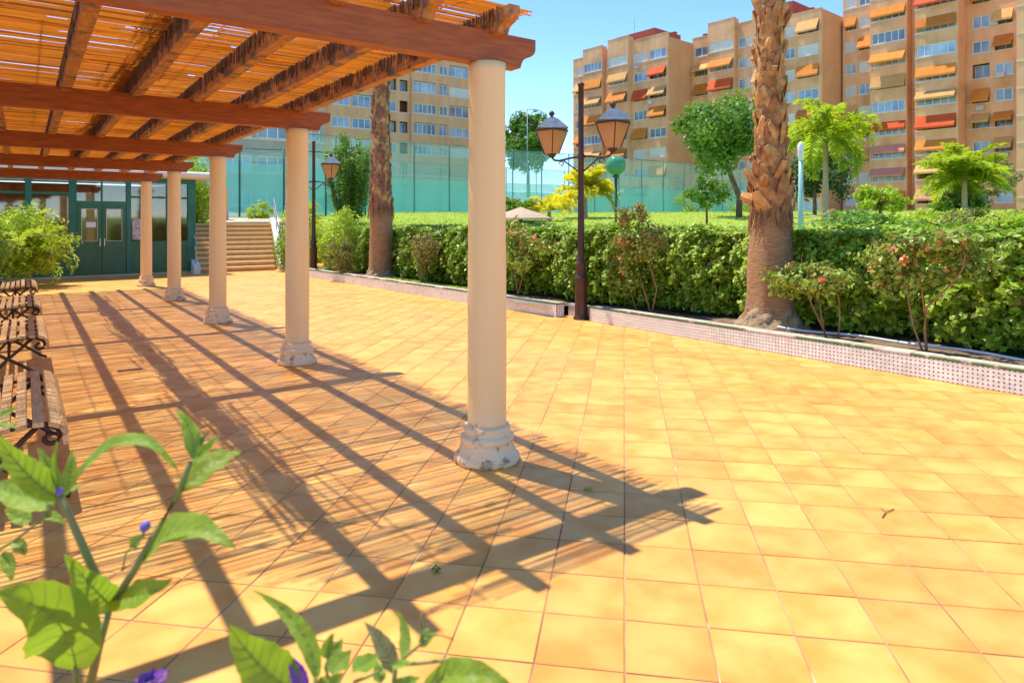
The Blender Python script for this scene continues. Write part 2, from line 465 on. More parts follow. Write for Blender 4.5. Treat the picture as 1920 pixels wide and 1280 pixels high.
def np_mesh(name, V, Fc, mat, flat=False):
    """V (n,3), Fc (m,k) equal-size faces"""
    me = bpy.data.meshes.new(name)
    V = np.asarray(V, np.float32); Fc = np.asarray(Fc, np.int32)
    k = Fc.shape[1]
    me.vertices.add(len(V)); me.vertices.foreach_set('co', V.ravel())
    me.loops.add(Fc.size); me.loops.foreach_set('vertex_index', Fc.ravel())
    me.polygons.add(len(Fc)); me.polygons.foreach_set('loop_start', np.arange(0, Fc.size, k, dtype=np.int32))
    try:
        me.polygons.foreach_set('loop_total', np.full(len(Fc), k, np.int32))
    except Exception:
        pass
    me.update(calc_edges=True)
    if flat:
        me.polygons.foreach_set('use_smooth', [False] * len(Fc))
    for m in (mat if isinstance(mat, (list, tuple)) else [mat]):
        me.materials.append(m)
    return me


def unit(a):
    return a / (np.linalg.norm(a, axis=-1, keepdims=True) + 1e-9)


def leaf_arrays(P, outward, L, aspect=.55, jitter=.7, lift=.3, fold=.12):
    n = len(P)
    nr = unit(outward + rng.normal(0, jitter, (n, 3)) + np.array([0, 0, lift]))
    ax = unit(np.cross(nr, rng.normal(0, 1, (n, 3))))
    sd_ = np.cross(nr, ax)
    L = np.asarray(L).reshape(-1, 1) * np.ones((n, 1))
    W = L * aspect
    V = np.empty((n, 4, 3))
    V[:, 0] = P - ax * L * .5
    V[:, 1] = P + sd_ * W * .5 + nr * W * fold - ax * L * .06
    V[:, 2] = P + ax * L * .5
    V[:, 3] = P - sd_ * W * .5 + nr * W * fold - ax * L * .06
    b = np.arange(n)[:, None] * 4
    Fc = np.concatenate([b + [0, 1, 2], b + [0, 2, 3]], 0)
    return V.reshape(-1, 3), Fc


def merge(parts):
    Vs, Fs, o = [], [], 0
    for V, Fc in parts:
        Vs.append(V); Fs.append(Fc + o); o += len(V)
    return np.concatenate(Vs), np.concatenate(Fs)


def crown_points(c, rad, n, clumps=26, tight=.30, lo=-.9, shell=.75):
    """points gathered in clumps spread over an ellipsoid, with gaps between"""
    c = np.array(c, float); rad = np.array(rad, float)
    d = unit(rng.normal(0, 1, (clumps, 3)))
    d[:, 2] = np.maximum(d[:, 2], lo)
    rr = rng.uniform(shell - .35, 1.0, (clumps, 1))
    cc = d * rr
    idx = rng.integers(0, clumps, n)
    off = rng.normal(0, 1, (n, 3)); off = unit(off) * rng.uniform(0, 1, (n, 1)) ** .5 * tight * rng.uniform(.7, 1.3, (clumps, 1))[idx]
    q = cc[idx] + off
    return c + q * rad, unit(q + off * 1.5)


def leafy_tree(name, label, base, trunk_h, crown_c, rad, n, size, mat, cat='tree', tr=.06, clumps=26, tight=.32, lo=-.9, group=None, aspect=.55, bark='trunk', limbs=6):
    t = thing(name, label, cat, base, 0, group)
    mb = MB()
    cc = np.array(crown_c) - np.array(base)
    top = np.array([cc[0] * .7, cc[1] * .7, trunk_h])
    mb.tube([(0, 0, -.1), (tr * .3, 0, trunk_h * .35), (top[0] * .6, top[1] * .6, trunk_h * .7), top], tr * 1.25, 8, r1=tr * .75)
    for k in range(limbs):
        a = k * 2.4 + .4
        e_ = cc + np.array([math.cos(a) * rad[0] * .6, math.sin(a) * rad[1] * .6, rad[2] * (.1 + .5 * ((k * 37) % 10) / 10)])
        mid = (top + e_) / 2 + np.array([0, 0, -.05])
        mb.tube([top - np.array([0, 0, .05]), mid, e_], tr * .55, 5, r1=tr * .12)
    mb.build('trunk', M[bark], t, True)
    P, O = crown_points(cc, rad, n, clumps, tight, lo)
    V, Fc = leaf_arrays(P, O, rng.uniform(size * .7, size * 1.3, n), aspect=aspect)
    obj('crown', np_mesh('crown', V, Fc, M[mat]), t)
    return t


def hz(x, y):
    d = math.hypot(x, y)
    s = min(max((d - 14) / 30, 0), 1)
    return 1.2 + .98 * s * s * (3 - 2 * s)


# ------------------------------------------------------------------ ground, lawn, plaza
struct(obj('ground', np_mesh('ground', [(-900, -900, -.10), (900, -900, -.10), (900, 900, -.10), (-900, 900, -.10)], [(0, 1, 2, 3)], M['ground'])))


def sheet(name, xs, ys, zf, mat):
    V = [(x, y, zf(x, y)) for y in ys for x in xs]
    nx = len(xs)
    Fc = [(j * nx + i, j * nx + i + 1, (j + 1) * nx + i + 1, (j + 1) * nx + i) for j in range(len(ys) - 1) for i in range(nx - 1)]
    o = obj(name, np_mesh(name, V, Fc, mat)); return struct(o)


sheet('lawn', [9.3, 9.31] + [9.6 * 1.09 ** k for k in range(34)], list(np.linspace(-60, 150, 106)),
      lambda x, y: -.05 if x < 9.305 else hz(x, y) + .04 * math.sin(x * 1.3) * math.sin(y * .9), M['lawn'])
sheet('terrace', list(np.linspace(-40, 9.29, 30)), [26.19, 26.2] + list(np.linspace(27, 150, 40)),
      lambda x, y: -.05 if y < 26.195 else max(1.53, hz(x, y) - .02), M['path'])
sheet('lawn_path', list(np.linspace(12, 75, 64)), [38.2, 38.8, 39.6], lambda x, y: hz(x, y) + .075, M['path'])
sheet('left_bed', [-9, -6, -3, -.62], list(np.linspace(3, 22, 12)), lambda x, y: .10 + .02 * math.sin(y * 3), M['soil'])
sheet('foreground_bed', [-1.5, -.5, .3, 1.05], [-.6, 0, .5, 1.05], lambda x, y: .03 if (x > 1 or y > 1) else .12, M['soil'])
# planted strip behind the kerbs
sheet('planting_strip', [6.62, 7.2, 7.9, 8.7, 9.35], list(np.linspace(-3, 8.72, 14)), lambda x, y: .165 + .03 * math.sin(x * 9 + y * 4), M['soil']).location.x = .70
sheet('planting_strip', [6.62, 7.2, 7.9, 8.7, 9.35], list(np.linspace(8.7, 20.5, 14)), lambda x, y: .165 + .03 * math.sin(x * 9 + y * 4), M['soil']).location.x = .35

struct(obj('strip_edging', MB().box(7.33, 7.40, 7.99, 8.62, -.02, .21).mesh('strip_edging', M['capwhite'])))
floor_o = obj('plaza_floor', MB().box(-8, 12, -3, 26.15, -.09, -.004).mesh('plaza_floor', M['grout']))
struct(floor_o)
tb = MB()
hw = PITCH / 2 - .0032
ch = .003
tb.add([(sx * (hw - i * ch), sy * (hw - i * ch), z) for i, z in ((0, -.012), (0, -.0022), (1, 0)) for sx, sy in ((-1, -1), (1, -1), (1, 1), (-1, 1))],
       [(a * 4 + k, a * 4 + (k + 1) % 4, (a + 1) * 4 + (k + 1) % 4, (a + 1) * 4 + k) for a in (0, 1) for k in range(4)] + [(8, 9, 10, 11)])
tile_me = tb.mesh('floor_tile', M['tile'])
c45 = math.sqrt(.5)
cells = []
for i in range(-60, 90):
    for j in range(-60, 90):
        u = OFF2 + (i + .5) * PITCH          # along (c,-c)
        v = OFF1 + (j + .5) * PITCH          # along (c, c)
        x, y = c45 * (u + v), c45 * (v - u)
        if not (-4 < x < 9.4 and -1.6 < y < 26):
            continue
        if x > 7.75 and y < 20 or x > 7.3 and 8.6 < y < 20:
            continue
        if x < -.55 and y > 3.2 and y < 21.8:
            continue
        D = x * FWD[0] + y * FWD[1]; Lr = x * RGT[0] + y * RGT[1]
        vis = D > 1.9 and abs(Lr) < D * .78 + .2
        cells.append((D if vis else 99 + D, x, y))
cells.sort()
tV, tF = np.array([v[:] for v in tb.v]), None
rest = []
rotz = -math.radians(45)
cr, sr = math.cos(rotz), math.sin(rotz)
for k, (D, x, y) in enumerate(cells):
    tz = R.uniform(-.0009, .0009); rz = rotz + R.uniform(-.004, .004)
    tx, ty = R.uniform(-.003, .003), R.uniform(-.003, .003)
    if k < 300:
        obj('floor_tile', tile_me, floor_o, (x, y, tz), (tx, ty, rz))
    else:
        P = tV.copy(); c_, s_ = math.cos(rz), math.sin(rz)
        Q = np.stack([P[:, 0] * c_ - P[:, 1] * s_ + x, P[:, 0] * s_ + P[:, 1] * c_ + y, P[:, 2] + tz], 1)
        rest.append((Q, np.array(tb.f)))
V, Fc = merge(rest)
stuff(obj('floor_tiles', np_mesh('floor_tiles', V, Fc, M['tile'], True), floor_o))

# ------------------------------------------------------------------ pergola
COLY = [3.68, 7.45, 11.22, 14.99, 18.80]
CX, CXL = 2.44, -2.3
BZ0, BZ1 = 2.56, 2.765
perg = thing('pergola', 'long timber pergola with cream columns and a reed mat roof over the benches', 'pergola', (CX, 11, 0))


def padd(o, off=(0, 0, 0)):
    o.location = (off[0] - CX, off[1] - 11, off[2]); return o


shaft_prof = [(.128, .235)] + [(.1225 + .004 * math.sin(z * 2.1), z) for z in np.linspace(.26, 2.5, 10)] + [(.124, 2.5605)]
base_prof = [(.205, 0.0), (.212, .012), (.213, .038), (.200, .052), (.188, .060), (.180, .085), (.168, .115), (.163, .128), (.172, .136), (.176, .155), (.170, .172),
             (.150, .180), (.146, .196), (.152, .204), (.153, .222), (.145, .232), (.126, .236)]
shaft_me = MB().lathe(shaft_prof, 40).mesh('column_shaft', M['column'], True)
base_me = MB().lathe(base_prof, 40, wob=lambda a, z: 1 + .012 * math.sin(5 * a + z * 60) + (-.06 if (z < .06 and 3.6 < a < 4.6) else 0)).mesh('column_base', M['column'], True)
for y in COLY:
    for x in (CX, CXL):
        c = padd(obj('column', shaft_me, perg), (x, y, 0))
        b_ = obj('column_base', base_me, c); b_.rotation_euler.z = (0 if y == COLY[0] else R.uniform(0, 6))


def ogee(x_end, z0, z1, sgn=1):
    """outline of a scrolled beam tail: list from bottom to top"""
    h = z1 - z0
    pts = [(-.125, 0), (-.118, .12), (-.105, .26), (-.075, .36), (-.04, .42), (-.012, .52), (0, .66), (0, 1.0)]
    return [(x_end + sgn * p[0], z0 + p[1] * h) for p in pts]


for i, y in enumerate(COLY):
    mb = MB()
    right = ogee(2.795, BZ0, BZ1)
    left = ogee(-2.66, BZ0, BZ1, -1)
    mb.prism(right + left[::-1], 'y', -.055, .055)
    o = mb.build('beam', M['beam'], perg); padd(o, (0, y, R.uniform(-.004, .004)))
PX = [2.48, 1.94, 1.40, .87, .31, -.24, -.78, -1.33, -1.88, -2.4]
PZ0, PZ1 = BZ1 - .028, BZ1 + .125
pm_ = MB()
poly = [(19.3 - 0.125 + .125, PZ1)]
front = ogee(3.43, PZ0, PZ1, -1)
back = ogee(19.28, PZ0, PZ1)
pm_.prism(front + back[::-1], 'x', -.04, .04)
pur_me = pm_.mesh('purlin', M['purlin'])
for k, x in enumerate(PX):
    padd(obj('purlin', pur_me, perg), (x, 0, R.uniform(-.004, .004)))


def cane_arrays(starts, ends, rad, n=5):
    S_, E_ = np.array(starts), np.array(ends)
    d = unit(E_ - S_)
    a = unit(np.cross(d, np.array([0, 0, 1.0]) + np.zeros_like(d)))
    b = np.cross(d, a)
    m = len(S_)
    V = np.empty((m, 2 * n, 3))
    rad = np.array(rad)[:, None]
    for k in range(n):
        t = 2 * math.pi * k / n
        o_ = rad * (math.cos(t) * a + math.sin(t) * b)
        V[:, k] = S_ + o_; V[:, n + k] = E_ + o_ * .85
    base = np.arange(m)[:, None] * 2 * n
    Fc = np.concatenate([base + [k, (k + 1) % n, n + (k + 1) % n, n + k] for k in range(n)], 0)
    return V.reshape(-1, 3), Fc


def mat_lo(y):
    """left limit of the reed mat at roof position y: the front-left corner has fallen away"""
    if y < 3.95:
        return 1.05 + .25 * math.sin(y * 40)
    if y < 4.75:
        return .92 - (y - 3.95) * 1.55 + .1 * math.sin(y * 57)
    return -2.62


roof_y0, roof_y1 = 3.50, 18.72
bays = [roof_y0] + [(COLY[i] + COLY[i + 1]) / 2 for i in range(4)] + [roof_y1]
for bi in range(len(bays) - 1):
    st, en, rd = [], [], []
    y = bays[bi]
    while y < bays[bi + 1]:
        dens = .5 + .5 * math.sin(y * 2.3) * math.sin(y * .71 + 1)
        y += max(.0085, R.gauss(.0142 + .001 * dens, .0026)) + (R.uniform(.006, .02) if R.random() < .08 else 0)
        lo = mat_lo(y) + R.uniform(-.10, .10)
        x = 2.66 + R.gauss(0, .035)
        z = PZ1 + .012 + R.uniform(-.004, .012)
        while x > lo + .15:
            ln = R.uniform(1.0, 2.4)
            x2 = max(lo, x - ln)
            sl = R.gauss(0, .010)
            st.append((x, y + R.gauss(0, .003), z + R.uniform(-.003, .003)))
            en.append((x2, y + sl + R.gauss(0, .003), z + R.uniform(-.003, .003)))
            rd.append(R.uniform(.0042, .0068))
            x = x2 - (R.uniform(0, .22) if R.random() < .35 else -.05)
    # loose thinner canes lying on top at a slant
    for _ in range(34):
        yy = R.uniform(bays[bi], bays[bi + 1]); xx = R.uniform(max(mat_lo(yy), -2) + .4, 2.6)
        ll = R.uniform(.4, 1.2); xe = max(xx - ll, mat_lo(yy) - .05)
        st.append((xx, yy, PZ1 + .03)); en.append((xe, yy + R.gauss(0, .05), PZ1 + .032)); rd.append(.004)
    V, Fc = cane_arrays(st, en, rd)
    o = stuff(obj('reed_mat', np_mesh('reed_mat', V, Fc, M['cane']), perg)); padd(o)
    # tie wires and laths pressing the mat down
    mb = MB()
    for x in (2.2, 1.15, .1, -1.1, -2.0):
        if x > mat_lo(bays[bi] + .1):
            mb.tube([(x, bays[bi] + .02, PZ1 + .036), (x, bays[bi + 1] - .02, PZ1 + .036)], .005, 5)
    o = mb.build('tie_lath', M['canedark'], perg); padd(o)
# doubled strip where two mats overlap: bundled canes running lengthwise
st, en, rd = [], [], []
for k in range(520):
    y0 = R.uniform(4.35, 17.4); x0 = R.gauss(.83, .065); zz = PZ1 + .042 + abs(R.gauss(0, .016))
    ln = R.uniform(.8, 1.6)
    st.append((x0, y0, zz)); en.append((x0 + R.gauss(0, .035), min(y0 + ln, 18.6), zz + R.gauss(0, .004))); rd.append(R.uniform(.006, .010))
V, Fc = cane_arrays(st, en, rd)
padd(stuff(obj('mat_overlap', np_mesh('mat_overlap', V, Fc, M['canedark']), perg)))
# ragged cane ends hanging along the purlin sides
st, en, rd = [], [], []
for x in PX[:5]:
    for k in range(900):
        yy = R.uniform(3.5, 18.7)
        if x < mat_lo(yy):
            continue
        ln = R.uniform(.05, .125)
        st.append((x - .0455 - R.uniform(0, .006), yy, PZ1 + .012)); en.append((x - .047 - R.uniform(0, .008), yy + R.gauss(0, .006), PZ1 + .012 - ln)); rd.append(R.uniform(.003, .006))
V, Fc = cane_arrays(st, en, rd, 4)
padd(stuff(obj('cane_fringe', np_mesh('cane_fringe', V, Fc, M['canedark']), perg)))


# ------------------------------------------------------------------ benches
def slat_pos(k, n, a0, a1):
    return a0 + (a1 - a0) * k / (n - 1)


SEAT = [(.185, .335), (.178, .388), (.135, .425), (.062, .436), (-.012, .434), (-.086, .424), (-.16, .412), (-.234, .406), (-.305, .412)]
BACK = [(-.395, .475), (-.435, .56), (-.468, .65), (-.498, .74), (-.520, .83)]


def make_bench(label, y0, ln):
    t = thing('slatted_bench', label, 'bench', (0, y0, 0), 0, 'benches in a row under the pergola')
    pts = SEAT + BACK
    for k, (x, z) in enumerate(pts):
        a = pts[max(0, k - 1)]; b_ = pts[min(len(pts) - 1, k + 1)]
        ang = math.atan2(b_[1] - a[1], b_[0] - a[0])
        mb = MB().box(-.025, .025, -ln / 2 + R.uniform(-.006, .006), ln / 2 + R.uniform(-.006, .006), -.013, .013)
        o = mb.build('slat', M['slat'], t)
        o.location = (x, ln / 2, z + .02); o.rotation_euler = (0, -ang, 0)
    for ys in (.12, ln - .12):
        mb = MB()
        prof = [(x, ys, z - .004) for x, z in SEAT[2:] + BACK]
        scroll = []
        for q in range(16):
            a = math.pi * .55 - q * .46
            r_ = .058 * (1 - q / 19)
            scroll.append((.118 + r_ * math.cos(a), ys, .352 + r_ * math.sin(a)))
        mb.tube(prof[::-1] + scroll, .0135, 8)
        fr = mb.build('end_frame', M['iron'], t, True)
        # crossing curved legs
        for leg in ([(.06, .42), (-.03, .33), (-.13, .24), (-.25, .10), (-.38, .025), (-.43, .012)],
                    [(-.30, .395), (-.21, .30), (-.11, .235), (.04, .13), (.16, .035), (.21, .012)]):
            l_ = MB().tube([(x, ys, z) for x, z in leg], .015, 8).build('leg', M['iron'], t, True)
        MB().tube([(-.12, ys, .24), (-.12, ys, .40)], .010, 6).build('strut', M['iron'], t, True)
    MB().tube([(-.12, .12, .24), (-.12, ln - .12, .24)], .011, 6).build('stretcher', M['iron'], t, True)
    return t


make_bench('weathered slatted bench nearest the camera, behind the leafy foreground plant', 4.42, 1.58)
make_bench('slatted bench with crossed iron legs, second of the row from the camera', 7.90, 1.62)
make_bench('slatted bench third of the row under the pergola', 10.95, 1.62)
make_bench('slatted bench farthest of the row, by the bright shrub and green doors', 14.3, 1.62)


# ------------------------------------------------------------------ kerbs with mosaic
def kerb(name, label, p0, p1, end_return=False):
    p0, p1 = np.array(p0), np.array(p1)
    ln = float(np.linalg.norm(p1 - p0)); d = (p1 - p0) / ln
    ang = math.atan2(d[1], d[0])                     # local x runs along the kerb, local +y is to the plaza side
    t = thing(name, label, 'kerb', (p0[0], p0[1], 0), ang, 'mosaic kerbs along the planting strip')
    MB().box(0, ln, -.16, 0, -.05, .205).build('core', M['mosaicdark'], t)
    pit = .042
    Vs = []
    nx, nz = int(ln / pit), 5
    r0 = pit * .533
    octo = [(r0 * math.cos(math.pi / 8 + k * math.pi / 4) * 1.03, r0 * math.sin(math.pi / 8 + k * math.pi / 4) * 1.03) for k in range(8)]
    Q = []
    for i in range(nx):
        for j in range(nz):
            cx_, cz_ = (i + .5) * pit, .004 + (j + .5) * pit * .955
            Q.append([(cx_ + a, R.uniform(.0035, .005), cz_ + b * .95) for a, b in octo] + [(cx_ + a, -.002, cz_ + b * .95) for a, b in octo])
    Q = np.array(Q).reshape(-1, 3)
    bse = np.arange(nx * nz)[:, None] * 16
    top = (bse + np.arange(8)[None, ::-1])
    sides = np.concatenate([bse + [k, 8 + k, 8 + (k + 1) % 8, (k + 1) % 8] for k in range(8)], 0)
    # triangulate the octagon fronts as quads
    tq = np.concatenate([bse + [7, 6, 1, 0], bse + [6, 5, 2, 1], bse + [5, 4, 3, 2]], 0)
    stuff(obj('mosaic', np_mesh('mosaic', Q, np.concatenate([tq, sides]), M['mosaic'], True), t))
    n = int(ln / .31)
    for i in range(n):
        a, b_ = i * ln / n + .002, (i + 1) * ln / n - .002
        mb = MB()
        mb.box(a, b_, -.165, -.012, .2065, .236 + R.uniform(-.002, .002), 0)
        mb.prism([(-.012, .207), (.004, .207), (.0075, .212), (.0075, .228), (.002, .235), (-.012, .2355)], 'x', a, b_, 1 if R.random() < .86 else 0)
        mb.build('cap_tile', [M['capwhite'], M['capgreen']], t)
    return t


kerb('mosaic_kerb', 'low white mosaic kerb with green cap, right of the brown lamp post', (7.24, -2.5), (7.22, 7.98))
k1 = kerb('mosaic_kerb', 'low white mosaic kerb with green cap, left of the brown lamp post', (7.06, 8.60), (6.55, 20.4))
# return end facing the lamp post
MB().box(-.012, -.001, -.155, -.004, .003, .20).build('end_face', M['mosaicdark'], k1)
rt = []
for i in range(3):
    for j in range(5):
        rt.append((i, j))
mb = MB()
for i, j in rt:
    mb.box(-.017, -.0125, -.150 + i * .049, -.150 + i * .049 + .042, .008 + j * .039, .008 + j * .039 + .033)
stuff(mb.build('end_mosaic', M['mosaic'], k1))


# ------------------------------------------------------------------ double lantern posts
def lamp_post(label, loc, arm_ang, hgt):
    t = thing('lamp_post', label, 'lamp post', loc, arm_ang, 'brown double lantern posts')
    pf = [(.125, 0), (.125, .03), (.105, .05), (.098, .08), (.098, .60), (.110, .62), (.112, .66), (.098, .68), (.085, .70), (.075, .82), (.086, .84), (.086, .88), (.064, .91),
          (.056, 1.1), (.05, 2.0), (.048, 2.55), (.060, 2.57), (.060, 2.62), (.046, 2.65), (.044, hgt - .06), (.055, hgt - .05), (.055, hgt - .02), (.03, hgt), (.012, hgt + .01)]
    MB().lathe(pf, 20).build('pole', M['lampiron'], t, True)
    for s in (-1, 1):
        mb = MB()
        mb.tube([(s * .04, 0, 2.60), (s * .25, 0, 2.585), (s * .45, 0, 2.56), (s * .56, 0, 2.575), (s * .62, 0, 2.63)], .017, 8)
        mb.tube([(s * .05, 0, 2.36), (s * .16, 0, 2.43), (s * .27, 0, 2.50), (s * .36, 0, 2.555)], .012, 8)
        sc = []
        for q in range(12):
            a = q * .55; r_ = .06 * (1 - q / 14)
            sc.append((s * (.40 + r_ * math.cos(a)), 0, 2.50 + r_ * math.sin(a)))
        mb.tube(sc, .009, 6)
        mb.build('arm', M['lampiron'], t, True)
        ln = obj('lantern', MB().lathe([(.028, 2.62), (.05, 2.635), (.075, 2.665), (.085, 2.672), (.085, 2.685)], 12, (s * .62, 0, 0)).mesh('lantern', M['lampiron']), t)
        zb, zt, wb, wt = 2.69, 3.06, .085, .185
        # four corner bars, four panes, roof, finial
        mb = MB(); pan = []
        for cx_, cy_ in ((1, 1), (1, -1), (-1, -1), (-1, 1)):
            mb.tube([(s * .62 + cx_ * wb, cy_ * wb, zb - .006), (s * .62 + cx_ * wt, cy_ * wt, zt)], .011, 4)
        mb.box(s * .62 - wt - .012, s * .62 + wt + .012, -wt - .012, wt + .012, zt, zt + .022)
        mb.build('lantern_frame', M['lampiron'], ln)
        cor = [(1, 1), (1, -1), (-1, -1), (-1, 1)]
        for q in range(4):
            a, b_ = cor[q], cor[(q + 1) % 4]
            k_ = .96
            pane = MB().add([(s * .62 + a[0] * wb * k_, a[1] * wb * k_, zb), (s * .62 + b_[0] * wb * k_, b_[1] * wb * k_, zb),
                             (s * .62 + b_[0] * wt * k_, b_[1] * wt * k_, zt - .002), (s * .62 + a[0] * wt * k_, a[1] * wt * k_, zt - .002)], [(0, 1, 2, 3)])
            pane.build('pane', M['amber'], ln)
        rf = MB().lathe([(.36, zt + .024), (.365, zt + .034), (.25, zt + .115), (.15, zt + .19), (.10, zt + .215), (.05, zt + .235)], 4, (s * .62, 0, 0))
        ro = rf.build('lantern_roof', M['slate'], ln)
        MB().lathe([(.03, zt + .232), (.02, zt + .25), (.042, zt + .27), (.050, zt + .295), (.036, zt + .325), (.01, zt + .345)], 10, (s * .62, 0, 0)).build('finial', M['iron'], ln, True)
        ro.rotation_euler.z = 0
    return t


lamp_post('brown iron lamp post with two amber lanterns, standing in the kerb gap', (7.24, 8.20, 0), math.radians(-80), 3.78)
lamp_post('dark lamp post with amber lanterns far off beside the bright shrub', (6.85, 19.45, .15), math.radians(-60), 3.78)


# ------------------------------------------------------------------ palms with thick trunks
def frond(mb_parts, base, az, elev, ln, droop, leaflets=34, lw=.55, width=.028):
    pts = []
    p = np.array(base, float)
    el = elev
    seg = ln / 14
    for k in range(15):
        pts.append(p.copy())
        d = np.array([math.cos(az) * math.cos(el), math.sin(az) * math.cos(el), math.sin(el)])
        p = p + d * seg
        el -= droop / 14 * (0.5 + k / 10)
    pts = np.array(pts)
    V, Fc = cane_arrays(pts[:-1], pts[1:], np.linspace(.022, .005, 14) * (ln / 2.2), 4)
    mb_parts.append((V, np.concatenate([Fc[:, [0, 1, 2]], Fc[:, [0, 2, 3]]])))
    side = np.array([-math.sin(az), math.cos(az), 0])
    n = leaflets
    f_ = np.linspace(.12, .99, n)
    ii = np.minimum((f_ * 14).astype(int), 13); fr = f_ * 14 - ii
    B = pts[ii] * (1 - fr[:, None]) + pts[ii + 1] * fr[:, None]
    T = unit(pts[ii + 1] - pts[ii])
    ll = lw * (np.sin(np.pi * (f_ * .85 + .12)) * .85 + .15)
    for s in (-1, 1):
        jit = rng.normal(0, .22, (n, 3))
        d = unit(T * .55 + s * side * .8 + np.array([0, 0, .10]) + jit)
        mid = B + d * ll[:, None] * .55
        d2 = unit(d + np.array([0, 0, -.5]))
        tip = mid + d2 * ll[:, None] * .5
        wv = unit(np.cross(d, np.array([0, 0, 1.0]) + T * .3)) * width
        V = np.stack([B, mid + wv * .5, tip, mid - wv * .5], 1).reshape(-1, 3)
        b = np.arange(n)[:, None] * 4
        mb_parts.append((V, np.concatenate([b + [0, 1, 2], b + [0, 2, 3]])))


def boot_mesh(L=.19, W=.12, T=.05):
    mb = MB()
    # a broken-off leaf base: wide where it clasps the trunk, narrowing to a ragged tip that stands off; local x outward, z up
    sec = [(0, -.03, W * .66, .012), (.03, L * .33, W * .54, .030), (.058, L * .72, W * .40, .026), (.074, L, W * .30, .014)]
    vs = []
    for x, z, hw_, th in sec:
        vs += [(x, -hw_, z), (x + th * .9, 0, z - th * .3), (x, hw_, z), (x - th * .7, 0, z + th * .2)]
    fs = []
    for i in range(3):
        for k in range(4):
            fs.append((i * 4 + k, i * 4 + (k + 1) % 4, (i + 1) * 4 + (k + 1) % 4, (i + 1) * 4 + k))
    fs += [(3, 2, 1, 0), (12, 13, 14, 15)]
    return mb.add(vs, fs)


def big_palm(label, loc, prof, z_boot, z_top, parts=True, scale=1.0):
    t = thing('thick_trunk_palm', label, 'palm tree', loc, 0, 'thick palms in the planting strip')

    def wob(a, z):
        return 1 + .025 * math.sin(3 * a + z * 2) + .012 * math.sin(7 * a - z * 9) + (.06 * math.sin(5 * a + 1) * math.sin(11 * a) if z < .3 else 0)
    tr = MB().lathe([(r, z) for r, z in prof], 36, wob=wob).build('trunk', M['bark'], t, True)
    # matted roots at the foot
    r0 = prof[0][0]

    def lump(a, z):
        return 1 + .06 * math.sin(4 * a + 9 * z) + .05 * math.sin(9 * a - 31 * z) + .035 * math.sin(17 * a + 47 * z) + R.uniform(-.018, .018)
    MB().lathe([(r0 + .12, -.06), (r0 + .10, .0), (r0 + .07, .05), (r0 + .02, .09), (r0 - .005, .135), (r0 - .03, .18), (r0 - .055, .225), (r0 - .075, .27), (r0 - .10, .31)], 48, cap=False, wob=lump).build('root_mat', M['root'], t, True)
    bm_ = boot_mesh()
    me = bm_.mesh('leaf_base', M['boot'])
    bmv = np.array(bm_.v); bmf = np.array(bm_.f)
    joined = []
    k = 0
    z = z_boot
    while z < z_top - .3:
        a = k * 2.39996
        zz = z
        rr = float(np.interp(zz, [p[1] for p in prof], [p[0] for p in prof])) * .97
        skirt = 1.12 if (zz < z_boot + .5 and parts) else 1.0
        sc = R.uniform(.85, 1.25) * scale * skirt
        tilt = R.uniform(-.45, -.08) + (.2 if skirt > 1 else 0)
        if parts and zz < 5.3:
            o = obj('leaf_base', me, tr, (rr * math.cos(a), rr * math.sin(a), zz), (R.gauss(0, .45), tilt, a)); o.scale = (sc, sc * R.uniform(.9, 1.3), sc)
        else:
            Mx = Matrix.Translation((rr * math.cos(a), rr * math.sin(a), zz)) @ Matrix.Rotation(a, 4, 'Z') @ Matrix.Rotation(tilt, 4, 'Y') @ Matrix.Rotation(R.gauss(0, .4), 4, 'X') @ Matrix.Scale(sc, 4)
            A = np.array(Mx)
            joined.append((bmv @ A[:3, :3].T + A[:3, 3], bmf))
        z += .0165 / scale
        k += 1
    if joined:
        V, Fc = merge(joined)
        stuff(obj('leaf_bases', np_mesh('leaf_bases', V, Fc, M['bootstuff'], True), tr))
    # dry fibre strands
    st, en, rd = [], [], []
    for q in range(420):
        a = R.uniform(0, 6.28); zz = R.uniform(z_boot - .12, min(z_top, 5.6))
        rr = float(np.interp(zz, [p[1] for p in prof], [p[0] for p in prof])) + R.uniform(.0, .06)
        st.append((rr * math.cos(a), rr * math.sin(a), zz)); a2 = a + R.gauss(0, .25); r2 = rr + R.uniform(-.01, .05)
        en.append((r2 * math.cos(a2), r2 * math.sin(a2), zz + R.uniform(-.18, .12))); rd.append(R.uniform(.0015, .004))
    for q in range(260):
        a = R.uniform(0, 6.28); zz = z_boot + R.uniform(-.05, .12)
        rr = float(np.interp(zz, [p[1] for p in prof], [p[0] for p in prof])) + R.uniform(.01, .05)
        st.append((rr * math.cos(a), rr * math.sin(a), zz)); a2 = a + R.gauss(0, .12); r2 = rr + R.uniform(.0, .03)
        en.append((r2 * math.cos(a2), r2 * math.sin(a2), zz - R.uniform(.08, .30))); rd.append(R.uniform(.002, .006))
    V, Fc = cane_arrays(st, en, rd, 3)
    stuff(obj('fibre', np_mesh('fibre', V, Fc, M['bootstuff']), tr))
    cr_ = obj('crown', None, t)
    for q in range(22):
        pa = []
        frond(pa, (0, 0, 0), q * 2.4, R.uniform(-.4, 1.1), 1.9, 1.6, 26, .45)
        V, Fc = merge(pa)
        o = obj('frond', np_mesh('frond', V, Fc, M['leafmid']), cr_)
    cr_.location = (0, 0, z_top - .05)
    return t


